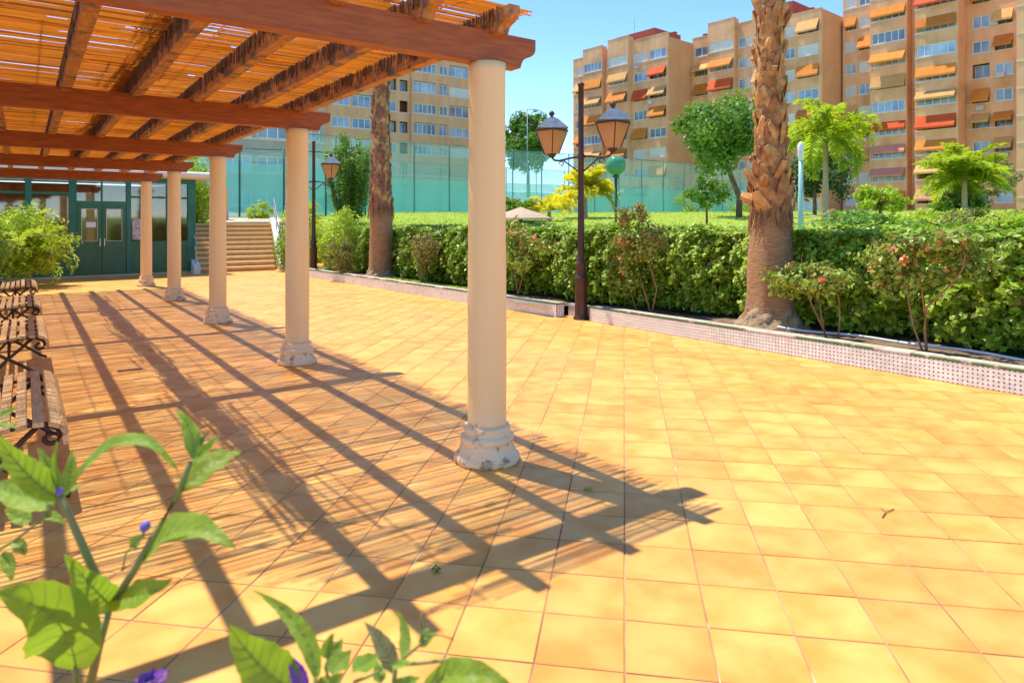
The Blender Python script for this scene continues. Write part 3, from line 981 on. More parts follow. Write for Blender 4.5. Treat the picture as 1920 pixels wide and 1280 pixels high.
prof1 = [(.37, -.05), (.355, .06), (.31, .22), (.290, .45), (.292, .75), (.275, 1.05), (.240, 1.35), (.218, 1.62), (.190, 1.9), (.170, 2.2), (.150, 2.8), (.135, 3.6), (.130, 5), (.18, 9), (.17, 12.6)]
big_palm('massive palm trunk with bulging foot and rough leaf bases, right in front of the hedge', (8.02, 5.32, .15), prof1, 1.52, 12.6, True)
prof2 = [(.35, -.05), (.33, .10), (.30, .3), (.295, .8), (.285, 1.5), (.255, 2.1), (.225, 2.5), (.20, 3.6), (.185, 5), (.18, 9), (.17, 12.6)]
big_palm('slimmer rough palm trunk farther off between the second and first column', (7.42, 16.1, .15), prof2, 1.75, 12.6, False)
# a pale broken leaf stub on the near palm
MB().add([(0, -.02, 0), (.05, -.015, -.02), (.05, .015, -.02), (0, .02, 0), (.02, -.012, -.30), (.04, -.008, -.31), (.04, .008, -.31), (.02, .012, -.30)],
         [(0, 1, 2, 3), (4, 7, 6, 5), (0, 4, 5, 1), (1, 5, 6, 2), (2, 6, 7, 3), (3, 7, 4, 0)])


# ------------------------------------------------------------------ hedges
def hedge(name, label, path, width, ztop, mat_side, mat_top, n_side, n_top, size, core=True):
    """path: list of (x_front, y); the hedge stands behind that line"""
    ys = np.array([p[1] for p in path]); xs = np.array([p[0] for p in path])
    t = thing(name, label, 'hedge', (float(xs.mean()), float(ys.mean()), 0))
    org = np.array([xs.mean(), ys.mean(), 0])

    def front(y):
        return np.interp(y, ys, xs) + .10 * np.sin(y * 2.1) + .07 * np.sin(y * 5.3 + 1)

    def topz(y, f_):
        return ztop + .05 * np.sin(y * 3.1 + f_ * 4) + .035 * np.sin(y * 7.7)
    n = n_side
    y = rng.uniform(ys.min(), ys.max(), n); zf = rng.uniform(0, 1, n) ** .85
    bulge = .16 * np.sin(np.pi * zf) - .10 * zf
    dep = np.abs(rng.normal(0, .13, n)) - (rng.random(n) < .05) * rng.uniform(0, .12, n)
    clump = .10 * np.sin(y * 9 + zf * 7) * np.sin(zf * 11 + y * 3) + .05 * np.sin(y * 23 - zf * 5)
    P = np.stack([front(y) - bulge + dep - clump, y, .22 + zf * (topz(y, 0) - .22)], 1) - org
    V, Fc = leaf_arrays(P, np.tile([-1.0, 0, .25], (n, 1)), rng.uniform(size * .65, size * 1.35, n), jitter=.6, lift=.75)
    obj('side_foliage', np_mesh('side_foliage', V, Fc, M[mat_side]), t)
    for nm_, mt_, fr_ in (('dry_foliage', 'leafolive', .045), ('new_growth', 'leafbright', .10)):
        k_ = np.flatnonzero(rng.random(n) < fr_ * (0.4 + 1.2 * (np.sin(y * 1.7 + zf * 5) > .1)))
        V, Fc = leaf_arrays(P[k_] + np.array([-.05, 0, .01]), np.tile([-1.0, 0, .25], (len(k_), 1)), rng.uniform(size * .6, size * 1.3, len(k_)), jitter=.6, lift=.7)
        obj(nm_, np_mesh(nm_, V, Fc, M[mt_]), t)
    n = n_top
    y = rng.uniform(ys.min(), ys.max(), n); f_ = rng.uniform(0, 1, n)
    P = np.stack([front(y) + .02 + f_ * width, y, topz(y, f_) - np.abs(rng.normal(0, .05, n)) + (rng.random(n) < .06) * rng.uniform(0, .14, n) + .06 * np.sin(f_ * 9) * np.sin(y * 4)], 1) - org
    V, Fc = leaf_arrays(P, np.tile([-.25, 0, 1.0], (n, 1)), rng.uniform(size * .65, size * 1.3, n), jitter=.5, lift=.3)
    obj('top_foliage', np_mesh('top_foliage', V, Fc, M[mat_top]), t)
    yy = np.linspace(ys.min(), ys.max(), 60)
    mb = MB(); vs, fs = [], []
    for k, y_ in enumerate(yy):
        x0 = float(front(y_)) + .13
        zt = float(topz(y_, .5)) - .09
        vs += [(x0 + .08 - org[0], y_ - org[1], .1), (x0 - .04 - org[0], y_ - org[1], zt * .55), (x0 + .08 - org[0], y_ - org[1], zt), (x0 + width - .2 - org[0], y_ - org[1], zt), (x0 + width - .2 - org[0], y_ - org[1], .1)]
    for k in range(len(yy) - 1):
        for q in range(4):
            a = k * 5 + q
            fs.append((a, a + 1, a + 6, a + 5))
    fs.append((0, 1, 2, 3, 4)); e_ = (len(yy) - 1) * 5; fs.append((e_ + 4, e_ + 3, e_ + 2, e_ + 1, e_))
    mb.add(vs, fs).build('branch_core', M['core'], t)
    return t


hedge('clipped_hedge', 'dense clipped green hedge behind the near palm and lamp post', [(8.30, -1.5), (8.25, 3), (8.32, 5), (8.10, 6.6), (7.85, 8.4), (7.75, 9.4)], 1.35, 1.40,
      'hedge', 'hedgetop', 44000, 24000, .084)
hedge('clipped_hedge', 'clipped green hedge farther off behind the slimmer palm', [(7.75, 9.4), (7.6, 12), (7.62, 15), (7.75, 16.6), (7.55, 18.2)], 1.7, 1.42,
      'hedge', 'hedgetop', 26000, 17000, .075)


# ------------------------------------------------------------------ rose bushes and bedding shrubs
def rose_bush(label, base, stems, crowns, size, rust=.25, mat='rose', flowers=4, name='rose_bush'):
    t = thing(name, label, 'bush', base, 0, 'bushes in the planting strip')
    mb = MB()
    for pts, r_ in stems:
        mb.tube(pts, r_, 6, r1=r_ * .45)
        for q in range(3):
            e_ = np.array(pts[-1]); dd = rng.normal(0, .10, 3); dd[2] = abs(dd[2]) + .08
            mb.tube([e_ - (e_ - np.array(pts[-2])) * .2 * q, e_ + dd * .6, e_ + dd * 1.3], r_ * .4, 5, r1=r_ * .15)
    mb.build('stems', M['stem'], t, True)
    A, B = [], []
    for c, rad, n in crowns:
        n = int(n * 1.7)
        P, O = crown_points(c, rad, n, 26, .38)
        k = rng.random(n) < rust * np.clip((P[:, 2] - c[2]) / rad[2] + .6, 0, 1.5)
        for sel, dst in ((~k, A), (k, B)):
            if sel.sum():
                dst.append(leaf_arrays(P[sel], O[sel], rng.uniform(size * .6, size * 1.3, sel.sum()), aspect=.6))
    V, Fc = merge(A); obj('foliage', np_mesh('foliage', V, Fc, M[mat]), t)
    if B:
        V, Fc = merge(B); obj('young_foliage', np_mesh('young_foliage', V, Fc, M['leafrust']), t)
    for q in range(flowers):
        c, rad, n = crowns[q % len(crowns)]
        d = unit(rng.normal(0, 1, 3)); d[2] = abs(d[2]); d[0] = -abs(d[0])
        p = np.array(c) + d * np.array(rad) * 1.0
        P = p + rng.normal(0, .018, (16, 3))
        V, Fc = leaf_arrays(P, unit(P - p + 1e-4), .05, aspect=.9)
        obj('flower', np_mesh('flower', V, Fc, M['petalred']), t)
    return t


rose_bush('tall rose bush with rusty orange new shoots beside the brown lamp post', (7.62, 7.05, .15),
          [([(0, 0, 0), (-.02, .12, .35), (.05, .35, .75), (.05, .45, 1.0)], .014), ([(0, 0, 0), (.03, -.08, .4), (.0, .05, .8), (.02, .1, 1.15)], .014),
           ([(.02, .3, 0), (.03, .45, .3), (.05, .6, .8)], .012)],
          [((.02, .28, 1.02), (.3, .55, .32), 1500), ((.05, .45, 1.38), (.22, .30, .30), 520), ((.0, .55, .55), (.2, .3, .35), 420)], .062, rust=.26, flowers=2)
rose_bush('rose bush with thin bare stems just right of the massive palm', (7.60, 4.28, .15),
          [([(0, 0, 0), (0, .12, .25), (-.02, .26, .55), (-.02, .35, .7)], .013), ([(0, .03, 0), (.0, .09, .3), (.02, .14, .6)], .012), ([(.02, -.1, 0), (.02, -.12, .3), (.04, -.1, .55)], .014)],
          [((-.02, .22, .72), (.26, .50, .24), 1100), ((-.05, .5, .62), (.15, .22, .15), 250)], .07, rust=.06, flowers=1)
rose_bush('rose bush with forked brown stems and orange blooms, rightmost in the strip', (7.55, 3.20, .15),
          [([(0, 0, 0), (.02, .03, .3), (.0, .0, .52), (-.04, -.28, .82), (-.04, -.38, 1.0)], .017), ([(0, .02, 0), (.02, .14, .3), (.02, .22, .72), (.0, .24, .95)], .013),
           ([(.02, .03, .45), (.02, .06, .7), (.0, .1, 1.0)], .010)],
          [((.0, .0, 1.0), (.28, .62, .26), 1300), ((.0, .3, .82), (.2, .26, .26), 420), ((.02, -.2, 1.18), (.2, .36, .12), 300)], .07, rust=.08, flowers=3)
rose_bush('reddish rose bush half hidden by the nearest cream column', (7.25, 9.9, .15),
          [([(0, 0, 0), (0, .1, .4), (0, .2, .9)], .014), ([(0, .05, 0), (0, -.1, .4), (0, -.2, .9)], .012)],
          [((0, 0, .95), (.3, .8, .38), 1500), ((.1, .3, 1.3), (.25, .3, .2), 300)], .07, rust=.14, flowers=3)
rose_bush('twiggy olive shrub low against the far hedge beside the slimmer palm', (7.20, 13.5, .15),
          [([(0, 0, 0), (0, .1, .3), (0, .25, .7)], .016), ([(0, .05, 0), (0, -.12, .3), (0, -.3, .75)], .016), ([(0, 0, 0), (0, 0, .8)], .012)],
          [((0, 0, .80), (.25, .55, .35), 1100)], .06, rust=.1, mat='leafolive', flowers=0)
leafy_tree('round_shrub', 'small yellow olive round shrub on a stem beside the far lamp post', (6.85, 17.35, .15), .35, (6.85, 17.35, .72), (.42, .42, .46), 1500, .075, 'leafolive', 'bush', .03)
# mounded bright shrubs at the far end of the strip
for lab, c, rad, n, sz, mt in [
    ('large bright green mounded shrub behind the far lamp post', (7.75, 19.2, .95), (.85, 1.5, .98), 9000, .085, 'leafbright'),
    ('mid green mounded shrub filling the strip end at the stairs', (7.1, 21.6, .7), (.7, 1.2, .85), 4500, .08, 'hedge'),
]:
    leafy_tree('mounded_shrub', lab, (c[0], c[1], .1), .4, c, rad, n, sz, mt, 'bush', .05, clumps=60, tight=.28)
# irrigation pipe on the soil
mb = MB()
mb.tube([(7.75 + .06 * math.sin(y * 2.3) + .0 * y, y, .235 + .01 * math.sin(y * 5)) for y in np.linspace(1.0, 5.0, 22)], .016, 7)
tag(mb.build('irrigation_pipe', M['white'], None, True), 'pale irrigation pipe lying on the soil under the hedge', 'pipe')
# small blades of grass in the strip near the slim palm and on the lawn
P = np.stack([rng.uniform(6.95, 7.5, 2600), rng.uniform(11.0, 15.5, 2600), np.full(2600, .19)], 1)
V, Fc = leaf_arrays(P, np.tile([0, 0, .2], (2600, 1)), .09, aspect=.22)
g_ = stuff(obj('strip_grass', np_mesh('strip_grass', V, Fc, M['leafbright'])))
tag(g_, 'short bright grass at the foot of the far hedge', 'grass')
nG = 26000
gx = 9.8 + rng.uniform(0, 1, nG) ** 1.6 * 34; gy = rng.uniform(2, 38, nG)
P = np.stack([gx, gy, [hz(a, b) + .05 for a, b in zip(gx, gy)]], 1)
V, Fc = leaf_arrays(P, np.tile([-.6, -.6, .2], (nG, 1)), rng.uniform(.05, .11, nG), aspect=.3)
tag(stuff(obj('lawn_grass', np_mesh('lawn_grass', V, Fc, M['leafbright']))), 'sunlit yellow green lawn grass beyond the hedge', 'grass')


# ------------------------------------------------------------------ stairs
stairs = thing('staircase', 'wide tiled staircase rising between the green kiosk and the shrubs', 'stairs', (5.7, 22.7, 0))
NS = 10
rise, tread = .153, .33
for k in range(NS):
    y0 = k * tread
    wl, wr = -1.30 - .0 * k, 1.02 + .085 * k
    st_ = MB().box(wl, wr, y0 + .015, 3.6, k * rise + (.001 if k else 0), (k + 1) * rise - .051).build('step', M['step'], stairs)
    MB().box(wl - .005, wr + .005, y0 - .012, y0 + tread + .02 if k < NS - 1 else 3.6, (k + 1) * rise - .050, (k + 1) * rise).build('nosing', M['nosing'], st_)
# side walls (white string walls) and rails
MB().prism([(-.25, 0), (3.6, 0), (3.6, NS * rise + .22), (3.2, NS * rise + .22), (-.1, .28), (-.25, .22)], 'x', -1.50, -1.31).build('side_wall', M['white'], stairs)
mb = MB()
xa, xb = 1.06, 1.86
poly_ = [(-.25, 0), (3.6, 0), (3.6, NS * rise + .22), (3.2, NS * rise + .22), (-.1, .28), (-.25, .22)]
vs = []
for off in (0, .2):
    for y_, z_ in poly_:
        vs.append((xa + (xb - xa) * (y_ + .25) / 3.85 + off, y_, z_))
n_ = len(poly_)
mb.add(vs, [tuple(range(n_)), tuple(range(2 * n_ - 1, n_ - 1, -1))] + [(i, i + n_, (i + 1) % n_ + n_, (i + 1) % n_) for i in range(n_)])
mb.build('side_wall', M['white'], stairs)
for xs_, sl in ((-1.40, 0.0), (1.22, .21)):
    mb = MB()
    for hh in (.55, .9):
        mb.tube([(xs_, 0, .15 + hh), (xs_ + sl * 3.3, 3.25, NS * rise + hh + .05)], .02, 8)
    for q in range(4):
        f_ = q / 3
        mb.tube([(xs_ + sl * 3.3 * f_, 3.25 * f_, .1 + f_ * 1.5), (xs_ + sl * 3.3 * f_, 3.25 * f_, .15 + .9 + f_ * (NS * rise - .1))], .018, 8)
    mb.build('handrail', M['steel'], stairs, True)
gp = thing('gate_pillar', 'short pink rendered pillar at the head of the stairs', 'pillar', (6.2, 28.6, 1.53))
MB().box(-.36, .36, -.25, .25, 0, 1.25).box(-.40, .40, -.29, .29, 1.251, 1.32).build('post', M['pink'], gp)
MB().box(-.80, -.76, -.03, .03, 0, 1.0).box(-.44, -.40, -.03, .03, 0, 1.0).box(-.76, -.44, -.02, .02, .9, .95).box(-.76, -.44, -.02, .02, .08, .12).build('gate_leaf', M['iron'], gp)

# ------------------------------------------------------------------ green kiosk
KY = 22.75
kio = thing('green_kiosk', 'green glazed kiosk with double doors at the end of the pergola', 'kiosk', (2.0, KY, 0))
kio.rotation_euler.z = math.radians(4.5)
MB().box(-3.2, 2.35, .0, 4.5, -.02, .06).build('plinth', M['path'], kio)
MB().box(-3.2, 2.35, 4.3, 4.5, .06, 2.85).box(-3.2, -3.05, .15, 4.299, .06, 2.85).build('back_wall', M['beige'], kio)
ew = MB().box(2.24, 2.34, .15, 4.299, .06, 2.85).build('side_wall', M['greenpaint'], kio)
rp = MB()
rp.prism([(-.42, 2.92), (-.44, 2.98), (-.40, 3.06), (-.30, 3.11), (4.7, 3.2), (4.7, 2.90), (-.3, 2.88)], 'x', -3.5, 2.75)
rp.build('roof', M['cream'], kio)
for x0, x1 in ((-3.15, -3.03), (-1.98, -1.84), (-.98, -.80), (.44, .56), (1.52, 1.60), (2.12, 2.34)):
    MB().box(x0, x1, -.02, .13, .06, 2.879).build('post', M['greenpaint'], kio)
for x0, x1 in ((-3.03, -1.98), (-1.84, -.98), (-.80, .44), (.56, 1.52), (1.60, 2.12)):
    MB().box(x0, x1, -.01, .12, 2.74, 2.878).build('head_rail', M['greenpaint'], kio)
# left windows: dado panel, transom, panes
for x0, x1 in ((-3.03, -1.98), (-1.84, -.98)):
    MB().box(x0, x1, 0, .10, .06, .72).build('dado_panel', M['greendark'], kio)
    MB().box(x0, x1, .0, .10, 2.33, 2.40).build('transom', M['greenpaint'], kio)
    wn_ = MB().box(x0, x1, .045, .055, .72, 2.33).build('pane', M['glass'], kio)
    MB().box(x0, x1, .045, .055, 2.40, 2.74).build('pane', M['glass'], kio)
# double doors
for s, (x0, x1) in enumerate(((-.79, -.185), (-.175, .43))):
    d_ = MB().box(x0, x1, .0, .07, .07, 1.02).box(x0, x0 + .10, .0, .07, 1.02, 1.95).box(x1 - .10, x1, .0, .07, 1.02, 1.95).box(x0, x1, .0, .07, 1.95, 2.06).build('door', M['greendark'], kio)
    MB().box(x0 + .10, x1 - .10, .030, .038, 1.02, 1.95).build('pane', M['glass'], d_)
    f4 = .014
    MB().box(x0 + .10, x0 + .10 + f4, -.006, .0, 1.02, 1.95).box(x1 - .10 - f4, x1 - .10, -.006, .0, 1.02, 1.95).box(x0 + .115, x1 - .115, -.006, 0, 1.02, 1.034).box(x0 + .115, x1 - .115, -.006, 0, 1.936, 1.95).build('pane_bead', M['cream'], d_)
    hx = x1 - .05 if s == 0 else x0 + .05
    MB().box(hx - .012, hx + .012, -.05, -.001, .98, 1.0).box(hx - .012, hx + .012, -.055, -.04, .88, 1.1).build('handle', M['steel'], d_)
MB().box(-.80, .44, .0, .10, 2.06, 2.17).build('transom', M['greenpaint'], kio)
MB().box(-.20, -.16, .01, .09, 2.17, 2.74).build('mullion', M['greendark'], kio)
for x0, x1 in ((-.80, -.20), (-.16, .44)):
    MB().box(x0, x1, .045, .055, 2.17, 2.74).build('pane', M['glass'], kio)
for x0, x1 in ((.56, 1.52), (1.60, 2.12)):
    MB().box(x0, x1, .0, .10, .06, 1.0).build('dado_panel', M['greendark'], kio)
    MB().box(x0, x1, .0, .10, 2.28, 2.34).build('transom', M['greendark'], kio)
    MB().box(x0, x1, .045, .055, 1.0, 2.28).build('pane', M['glass'], kio)
    MB().box(x0, x1, .045, .055, 2.34, 2.74).build('pane', M['glass'], kio)
pp = tag(MB().box(-.57, -.33, -.004, -.001, 0, .15).build('notice_paper', M['paper']), 'white paper notice on the left kiosk door', 'notice')
pp.location = (2.0 + .02 * 0, KY + .026, 1.42); pp.rotation_euler.z = kio.rotation_euler.z
ps = tag(MB().box(.60, 1.05, -.004, -.001, 0, .62).build('poster', M['poster']), 'grey speckled poster inside the kiosk window right of the doors', 'poster')
ps.location = (2.0, KY + .04, 1.05); ps.rotation_euler.z = kio.rotation_euler.z
# indoor clutter: shelving and stacked chairs dimly visible
sh = thing('indoor_shelf', 'pale shelving seen through the left kiosk window', 'shelf', (.25, KY + 2.2, .06))
for q in range(4):
    MB().box(-.75, .75, -.2, .2, .3 + q * .52, .335 + q * .52).build('board', M['white'], sh)
MB().box(-.78, -.755, -.2, .2, 0, 2.2).box(.755, .78, -.2, .2, 0, 2.2).build('upright', M['wood'], sh)


# ------------------------------------------------------------------ court fences
def fence(label, p0, p1, n, base_f, h1, h2):
    p0, p1 = np.array(p0), np.array(p1)
    t = thing('court_fence', label, 'fence', (p0[0], p0[1], base_f(*p0)), 0)
    z_ = base_f(*p0)
    for k in range(n + 1):
        p = p0 + (p1 - p0) * k / n - p0
        MB().tube([(p[0], p[1], -.3), (p[0], p[1], h2 + .04)], .045, 8).build('post', M['fencepost'], t, True)
        if k < n:
            q = p0 + (p1 - p0) * (k + 1) / n - p0
            d = unit(q - p); pr = np.array([d[1], -d[0]]) * .05
            sag = R.uniform(.0, .06)
            a, b_ = p + d * .03 + pr, q - d * .03 + pr

            def pan(z0, z1, nm, mt):
                vs_, fs_ = [], []
                nu, nz_ = 8, 5
                ph = R.uniform(0, 6)
                for iz in range(nz_ + 1):
                    for iu in range(nu + 1):
                        fu, fz = iu / nu, iz / nz_
                        c_ = a + (b_ - a) * fu + pr * (R.uniform(-.35, .5) + .9 * math.sin(fu * 7 + ph) * math.sin(fz * 3.1)) * (0.2 if iu in (0, nu) else 1)
                        vs_.append((c_[0], c_[1], z0 + (z1 - z0) * fz - (sag * 4 * fu * (1 - fu) if iz == nz_ else 0)))
                for iz in range(nz_):
                    for iu in range(nu):
                        q_ = iz * (nu + 1) + iu
                        fs_.append((q_, q_ + 1, q_ + nu + 2, q_ + nu + 1))
                MB().add(vs_, fs_).build(nm, M[mt], t, True)
            pan(.05, h1, 'windscreen', 'screen')
            pan(h1 + .04, h2, 'net_panel', 'net')
    MB().tube([(0, 0, h2), (*(p1 - p0), h2)], .025, 6).build('top_rail', M['fencepost'], t, True)
    return t


fence('tall green court fence with teal windscreen running across behind the lawn', (13.5, 42.2), (64, 42.2), 18, lambda x, y: 2.15, 2.5, 5.0)
fence('turquoise screened court fence rising behind the staircase', (4.0, 31.8), (13.2, 30.4), 5, lambda x, y: 1.53, 2.7, 3.3)
fence('far side fence of the court with teal screen', (24, 66), (78, 66), 12, lambda x, y: 2.15, 3.2, 6.0)


# ------------------------------------------------------------------ apartment buildings
WIN_CACHE = {}


def win_meshes(w_, h_, n, kind):
    key = (round(w_, 2), round(h_, 2), n, kind)
    if key in WIN_CACHE:
        return WIN_CACHE[key]
    fr = MB(); t = .10
    fr.box(0, w_, 0, .06, 0, t).box(0, w_, 0, .06, h_ - t, h_).box(0, t, 0, .06, t, h_ - t).box(w_ - t, w_, 0, .06, t, h_ - t)
    for k in range(1, n):
        x = w_ * k / n
        fr.box(x - t * .5, x + t * .5, .0, .06, t, h_ - t)
    fr.box(-.06, w_ + .06, -.10, -.003, -.07, -.005)       # sill
    frm = fr.mesh('window', M['winframe'])
    if kind == 's':
        sh_ = MB(); m_ = 9
        for k in range(m_):
            z0, z1 = t + (h_ - 2 * t) * k / m_, t + (h_ - 2 * t) * (k + 1) / m_
            sh_.add([(t, .05, z0), (w_ - t, .05, z0), (w_ - t, .03, z1), (t, .03, z1)], [(0, 1, 2, 3)])
        pn = sh_.mesh('shutter', M['shutter'])
    else:
        pn = MB().add([(t, .04, t), (w_ - t, .04, t), (w_ - t, .04, h_ - t), (t, .04, h_ - t)], [(0, 1, 2, 3)]).mesh('pane', M['blueglass'])
    WIN_CACHE[key] = (frm, pn)
    return frm, pn


AWN = {'a': 'awno', 'y': 'awny', 'r': 'awnr', 'p': 'awnp'}
AWN_CACHE = {}


def awning(t, u0, u1, y, zt, mat, drop, out):
    key = (round(u1 - u0, 2), mat, drop, out)
    if key not in AWN_CACHE:
        w_ = u1 - u0
        mb = MB()
        mb.add([(0, 0, 0), (w_, 0, 0), (w_, -out, -drop), (0, -out, -drop), (0, 0, -.03), (w_, 0, -.03), (w_, -out, -drop - .03), (0, -out, -drop - .03)],
               [(0, 3, 2, 1), (4, 5, 6, 7), (0, 4, 7, 3), (1, 2, 6, 5)])
        mb.box(0, w_, -out - .015, -out - .001, -drop - .22, -drop + .01)
        mb.tube([(.03, 0, -drop - .1), (.03, -out, -drop)], .02, 5).tube([(w_ - .03, 0, -drop - .1), (w_ - .03, -out, -drop)], .02, 5)
        AWN_CACHE[key] = mb.mesh('awning', M[mat])
    obj('awning', AWN_CACHE[key], t, (u0, y, zt))


def block(label, origin, xdir, W, z0, fh, nf, planes, wall='brick', depth=12.0, par=.95, extras=None, sidemat='brickside'):
    ang = math.atan2(xdir[1], xdir[0])
    t = thing('apartment_block', label, 'building', (origin[0], origin[1], 0), ang, 'brick apartment blocks')
    TOP = z0 + nf * fh
    # body behind the facade: end walls, back, roof, floor slabs
    MB().box(W - .30, W, .36, depth, -1, TOP + par - .01).build('end_wall', M[sidemat], t)
    MB().box(0, .30, .36, depth, -1, TOP + par - .01).build('end_wall', M[sidemat], t)
    MB().box(.301, W - .301, depth - .3, depth, -1, TOP).build('back_wall', M[sidemat], t)
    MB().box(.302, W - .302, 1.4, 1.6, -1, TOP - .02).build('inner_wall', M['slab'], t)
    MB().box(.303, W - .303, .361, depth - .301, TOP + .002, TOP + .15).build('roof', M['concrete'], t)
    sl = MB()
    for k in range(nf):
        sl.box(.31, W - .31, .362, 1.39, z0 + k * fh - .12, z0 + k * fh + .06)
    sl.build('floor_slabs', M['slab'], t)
    for (ua, ub, y, addtop, cols) in planes:
        mb = MB()
        top = TOP + par + addtop
        if y < 0:
            mb.box(ua, ua + .25, y + .36, .0, -1, top - .02)
            mb.box(ub - .25, ub, y + .36, .0, -1, top - .02)
            mb.box(ua + .251, ub - .251, y + .36, .36, TOP - .1, TOP + .1)
            if addtop > 0:
                mb.box(ua + .01, ub - .01, .001, .35, TOP + par, top - .03)
        cols_s = sorted(cols, key=lambda c: c[0])
        for k in range(nf):
            zb = z0 + k * fh
            ops = []
            for c in cols_s:
                kd = c[2][(nf - 1 - k) % len(c[2])] if (nf - 1 - k) < len(c[2]) else c[2][-1]
                if kd == '-':
                    continue
                lo, hi = (1.0, 2.38)
                if kd in 'oayrp':
                    lo, hi = 1.0, 2.62
                ops.append((c[0], c[1], zb + lo, zb + hi, kd, c[3]))
            z_prev = zb if k else -1
            # spandrel up to 1.0, piers, lintel
            mb.box(ua, ub, y, y + .355, z_prev, zb + 1.0)
            mb.box(ua, ub, y, y + .355, zb + 2.62, zb + fh)
            x = ua
            for o_ in ops:
                if o_[0] > x + .01:
                    mb.box(x, o_[0], y, y + .355, zb + 1.0, zb + 2.62)
                if o_[3] < zb + 2.61:
                    mb.box(o_[0], o_[1], y, y + .355, o_[3], zb + 2.62)
                x = o_[1]
            if ub > x + .01:
                mb.box(x, ub, y, y + .355, zb + 1.0, zb + 2.62)
            for (a, b_, lo, hi, kd, n) in ops:
                if kd in 'sw':
                    frm, pn = win_meshes(b_ - a, hi - lo, n, kd)
                    w_ = obj('window', frm, t, (a, y + .08, lo))
                    obj('shutter' if kd == 's' else 'pane', pn, w_)
                else:
                    if R.random() < .75 or kd == 'a':
                        frm, pn = win_meshes(b_ - a, 1.55, n, 'w')
                        w_ = obj('window', frm, t, (a, y + .20 + (.0 if y < 0 else .6), lo)); obj('pane', pn, w_)
                    if kd in AWN:
                        awning(t, a - .05, b_ + .05, y - .004, hi + .05, AWN[kd], R.choice((.9, 1.15, 1.4)), R.choice((.5, .75, .95)))
        mb.box(ua, ub, y, y + .355, TOP, top)
        mb.build('facade', M[wall], t)
        # thin pale coping and band courses
        MB().box(ua - .03, ub + .03, y - .04, y + .38, top + .001, top + .08).build('coping', M['brickpale'], t)
        if True:
            bme = MB().box(ua - .01, ub + .01, y - .05, y - .002, .84, .985).mesh('band_course', M['cream'])
            for k in range(1, nf):
                obj('band_course', bme, t, (0, 0, z0 + k * fh))
    if extras:
        extras(t, TOP + par)
    return t


ev = np.array([-.081, .9967]); nv = np.array([.9967, .081])


def tc(t_, c_):
    return t_ * ev + c_ * nv


RD = -ev


def ac(t, u, y, z):
    MB().box(u, u + .8, y - .32, y - .004, z, z + .55).lathe([(.2, 0), (.2, .02)], 10, (u + .4, 0, 0)).build('air_conditioner', M['acunit'], t) if False else MB().box(u, u + .8, y - .32, y - .004, z, z + .55).build('air_conditioner', M['acunit'], t)


def exA(t, z):
    MB().box(8.42, 15.6, 1.5, 8, z - .8, z + 2.3).build('stair_house', M['redbox'], t)
    for u in (17.2, 18.4):
        MB().box(u, u + .5, 2, 2.5, z - .8, z + 1.0).box(u - .06, u + .56, 1.94, 2.56, z + 1.001, z + 1.1).build('chimney', M['redbox'], t)
    an = MB().tube([(10.5, 3, z + 2.3), (10.5, 3, z + 5.2)], .03, 5)
    for q in range(5):
        an.tube([(10.0, 3, z + 3.7 + q * .3), (11.0, 3, z + 3.7 + q * .3)], .015, 4)
    an.build('antenna', M['mast'], t)
    ac(t, 13.0, 0, 24.9); ac(t, 15.6, 0, 19.2)


block('stepped orange brick apartment block with a red stair house, left end of the row', tc(79.74, 81), RD, 19.12, 1.6, 2.9, 9, [
    (0, 2.9, 0, 0, [(.6, 2.5, 'syswaswss', 2)]),
    (2.9, 7.12, -.8, .9, [(3.15, 6.95, 'wayawyayw', 5)]),
    (7.13, 8.39, 0, .3, [(7.3, 8.2, 'ww-ww-www', 1)]),
    (8.4, 12.5, -.95, 1.3, [(8.6, 12.3, 'syawyawyw', 4)]),
    (12.51, 19.12, 0, .6, [(12.8, 15.4, 'swrwaswys', 3), (15.8, 18.8, 'wryawsysw', 3)]),
], extras=exA)


def exB(t, z):
    MB().box(9.5, 15.0, 1.5, 7, z - .8, z + 2.4).build('stair_house', M['redbox'], t)
    for u in (.5, 16.9):
        MB().box(u, u + .55, 2, 2.5, z - .8, z + .9).box(u - .06, u + .61, 1.94, 2.56, z + .901, z + 1.0).build('chimney', M['redbox'], t)
    ac(t, 2.95, 0, 20.5)


block('tall orange brick apartment block behind the massive palm trunk', tc(60.60, 87), RD, 19.57, 2.2, 2.9, 9, [
    (0, 3.2, 0, 0, [(.4, 2.9, 'wyaswsasw', 2)]),
    (3.21, 7.55, -.8, 1.4, [(3.5, 7.3, 'saryaywyw', 4)]),
    (7.56, 10.3, 0, .6, [(7.7, 8.8, 'wwwwwwwww', 1), (9.0, 10.0, 'sssswssss', 1)]),
    (10.31, 14.3, -.8, 1.4, [(10.6, 14.0, 'wayawyaws', 4)]),
    (14.31, 19.57, 0, 0, [(14.6, 16.0, 'swswsaswy', 2), (16.4, 19.2, 'ysawaswaw', 3)]),
], extras=exB)


def exC(t, z):
    ac(t, 16.65, 0, 24.2); ac(t, 17.3, 0, 18.1); ac(t, 15.3, 0, 14.6); ac(t, 17.6, 0, 9.0)
    MB().tube([(4.0, -.05, 0), (4.0, -.05, 24)], .06, 6).build('drainpipe', M['slab'], t)


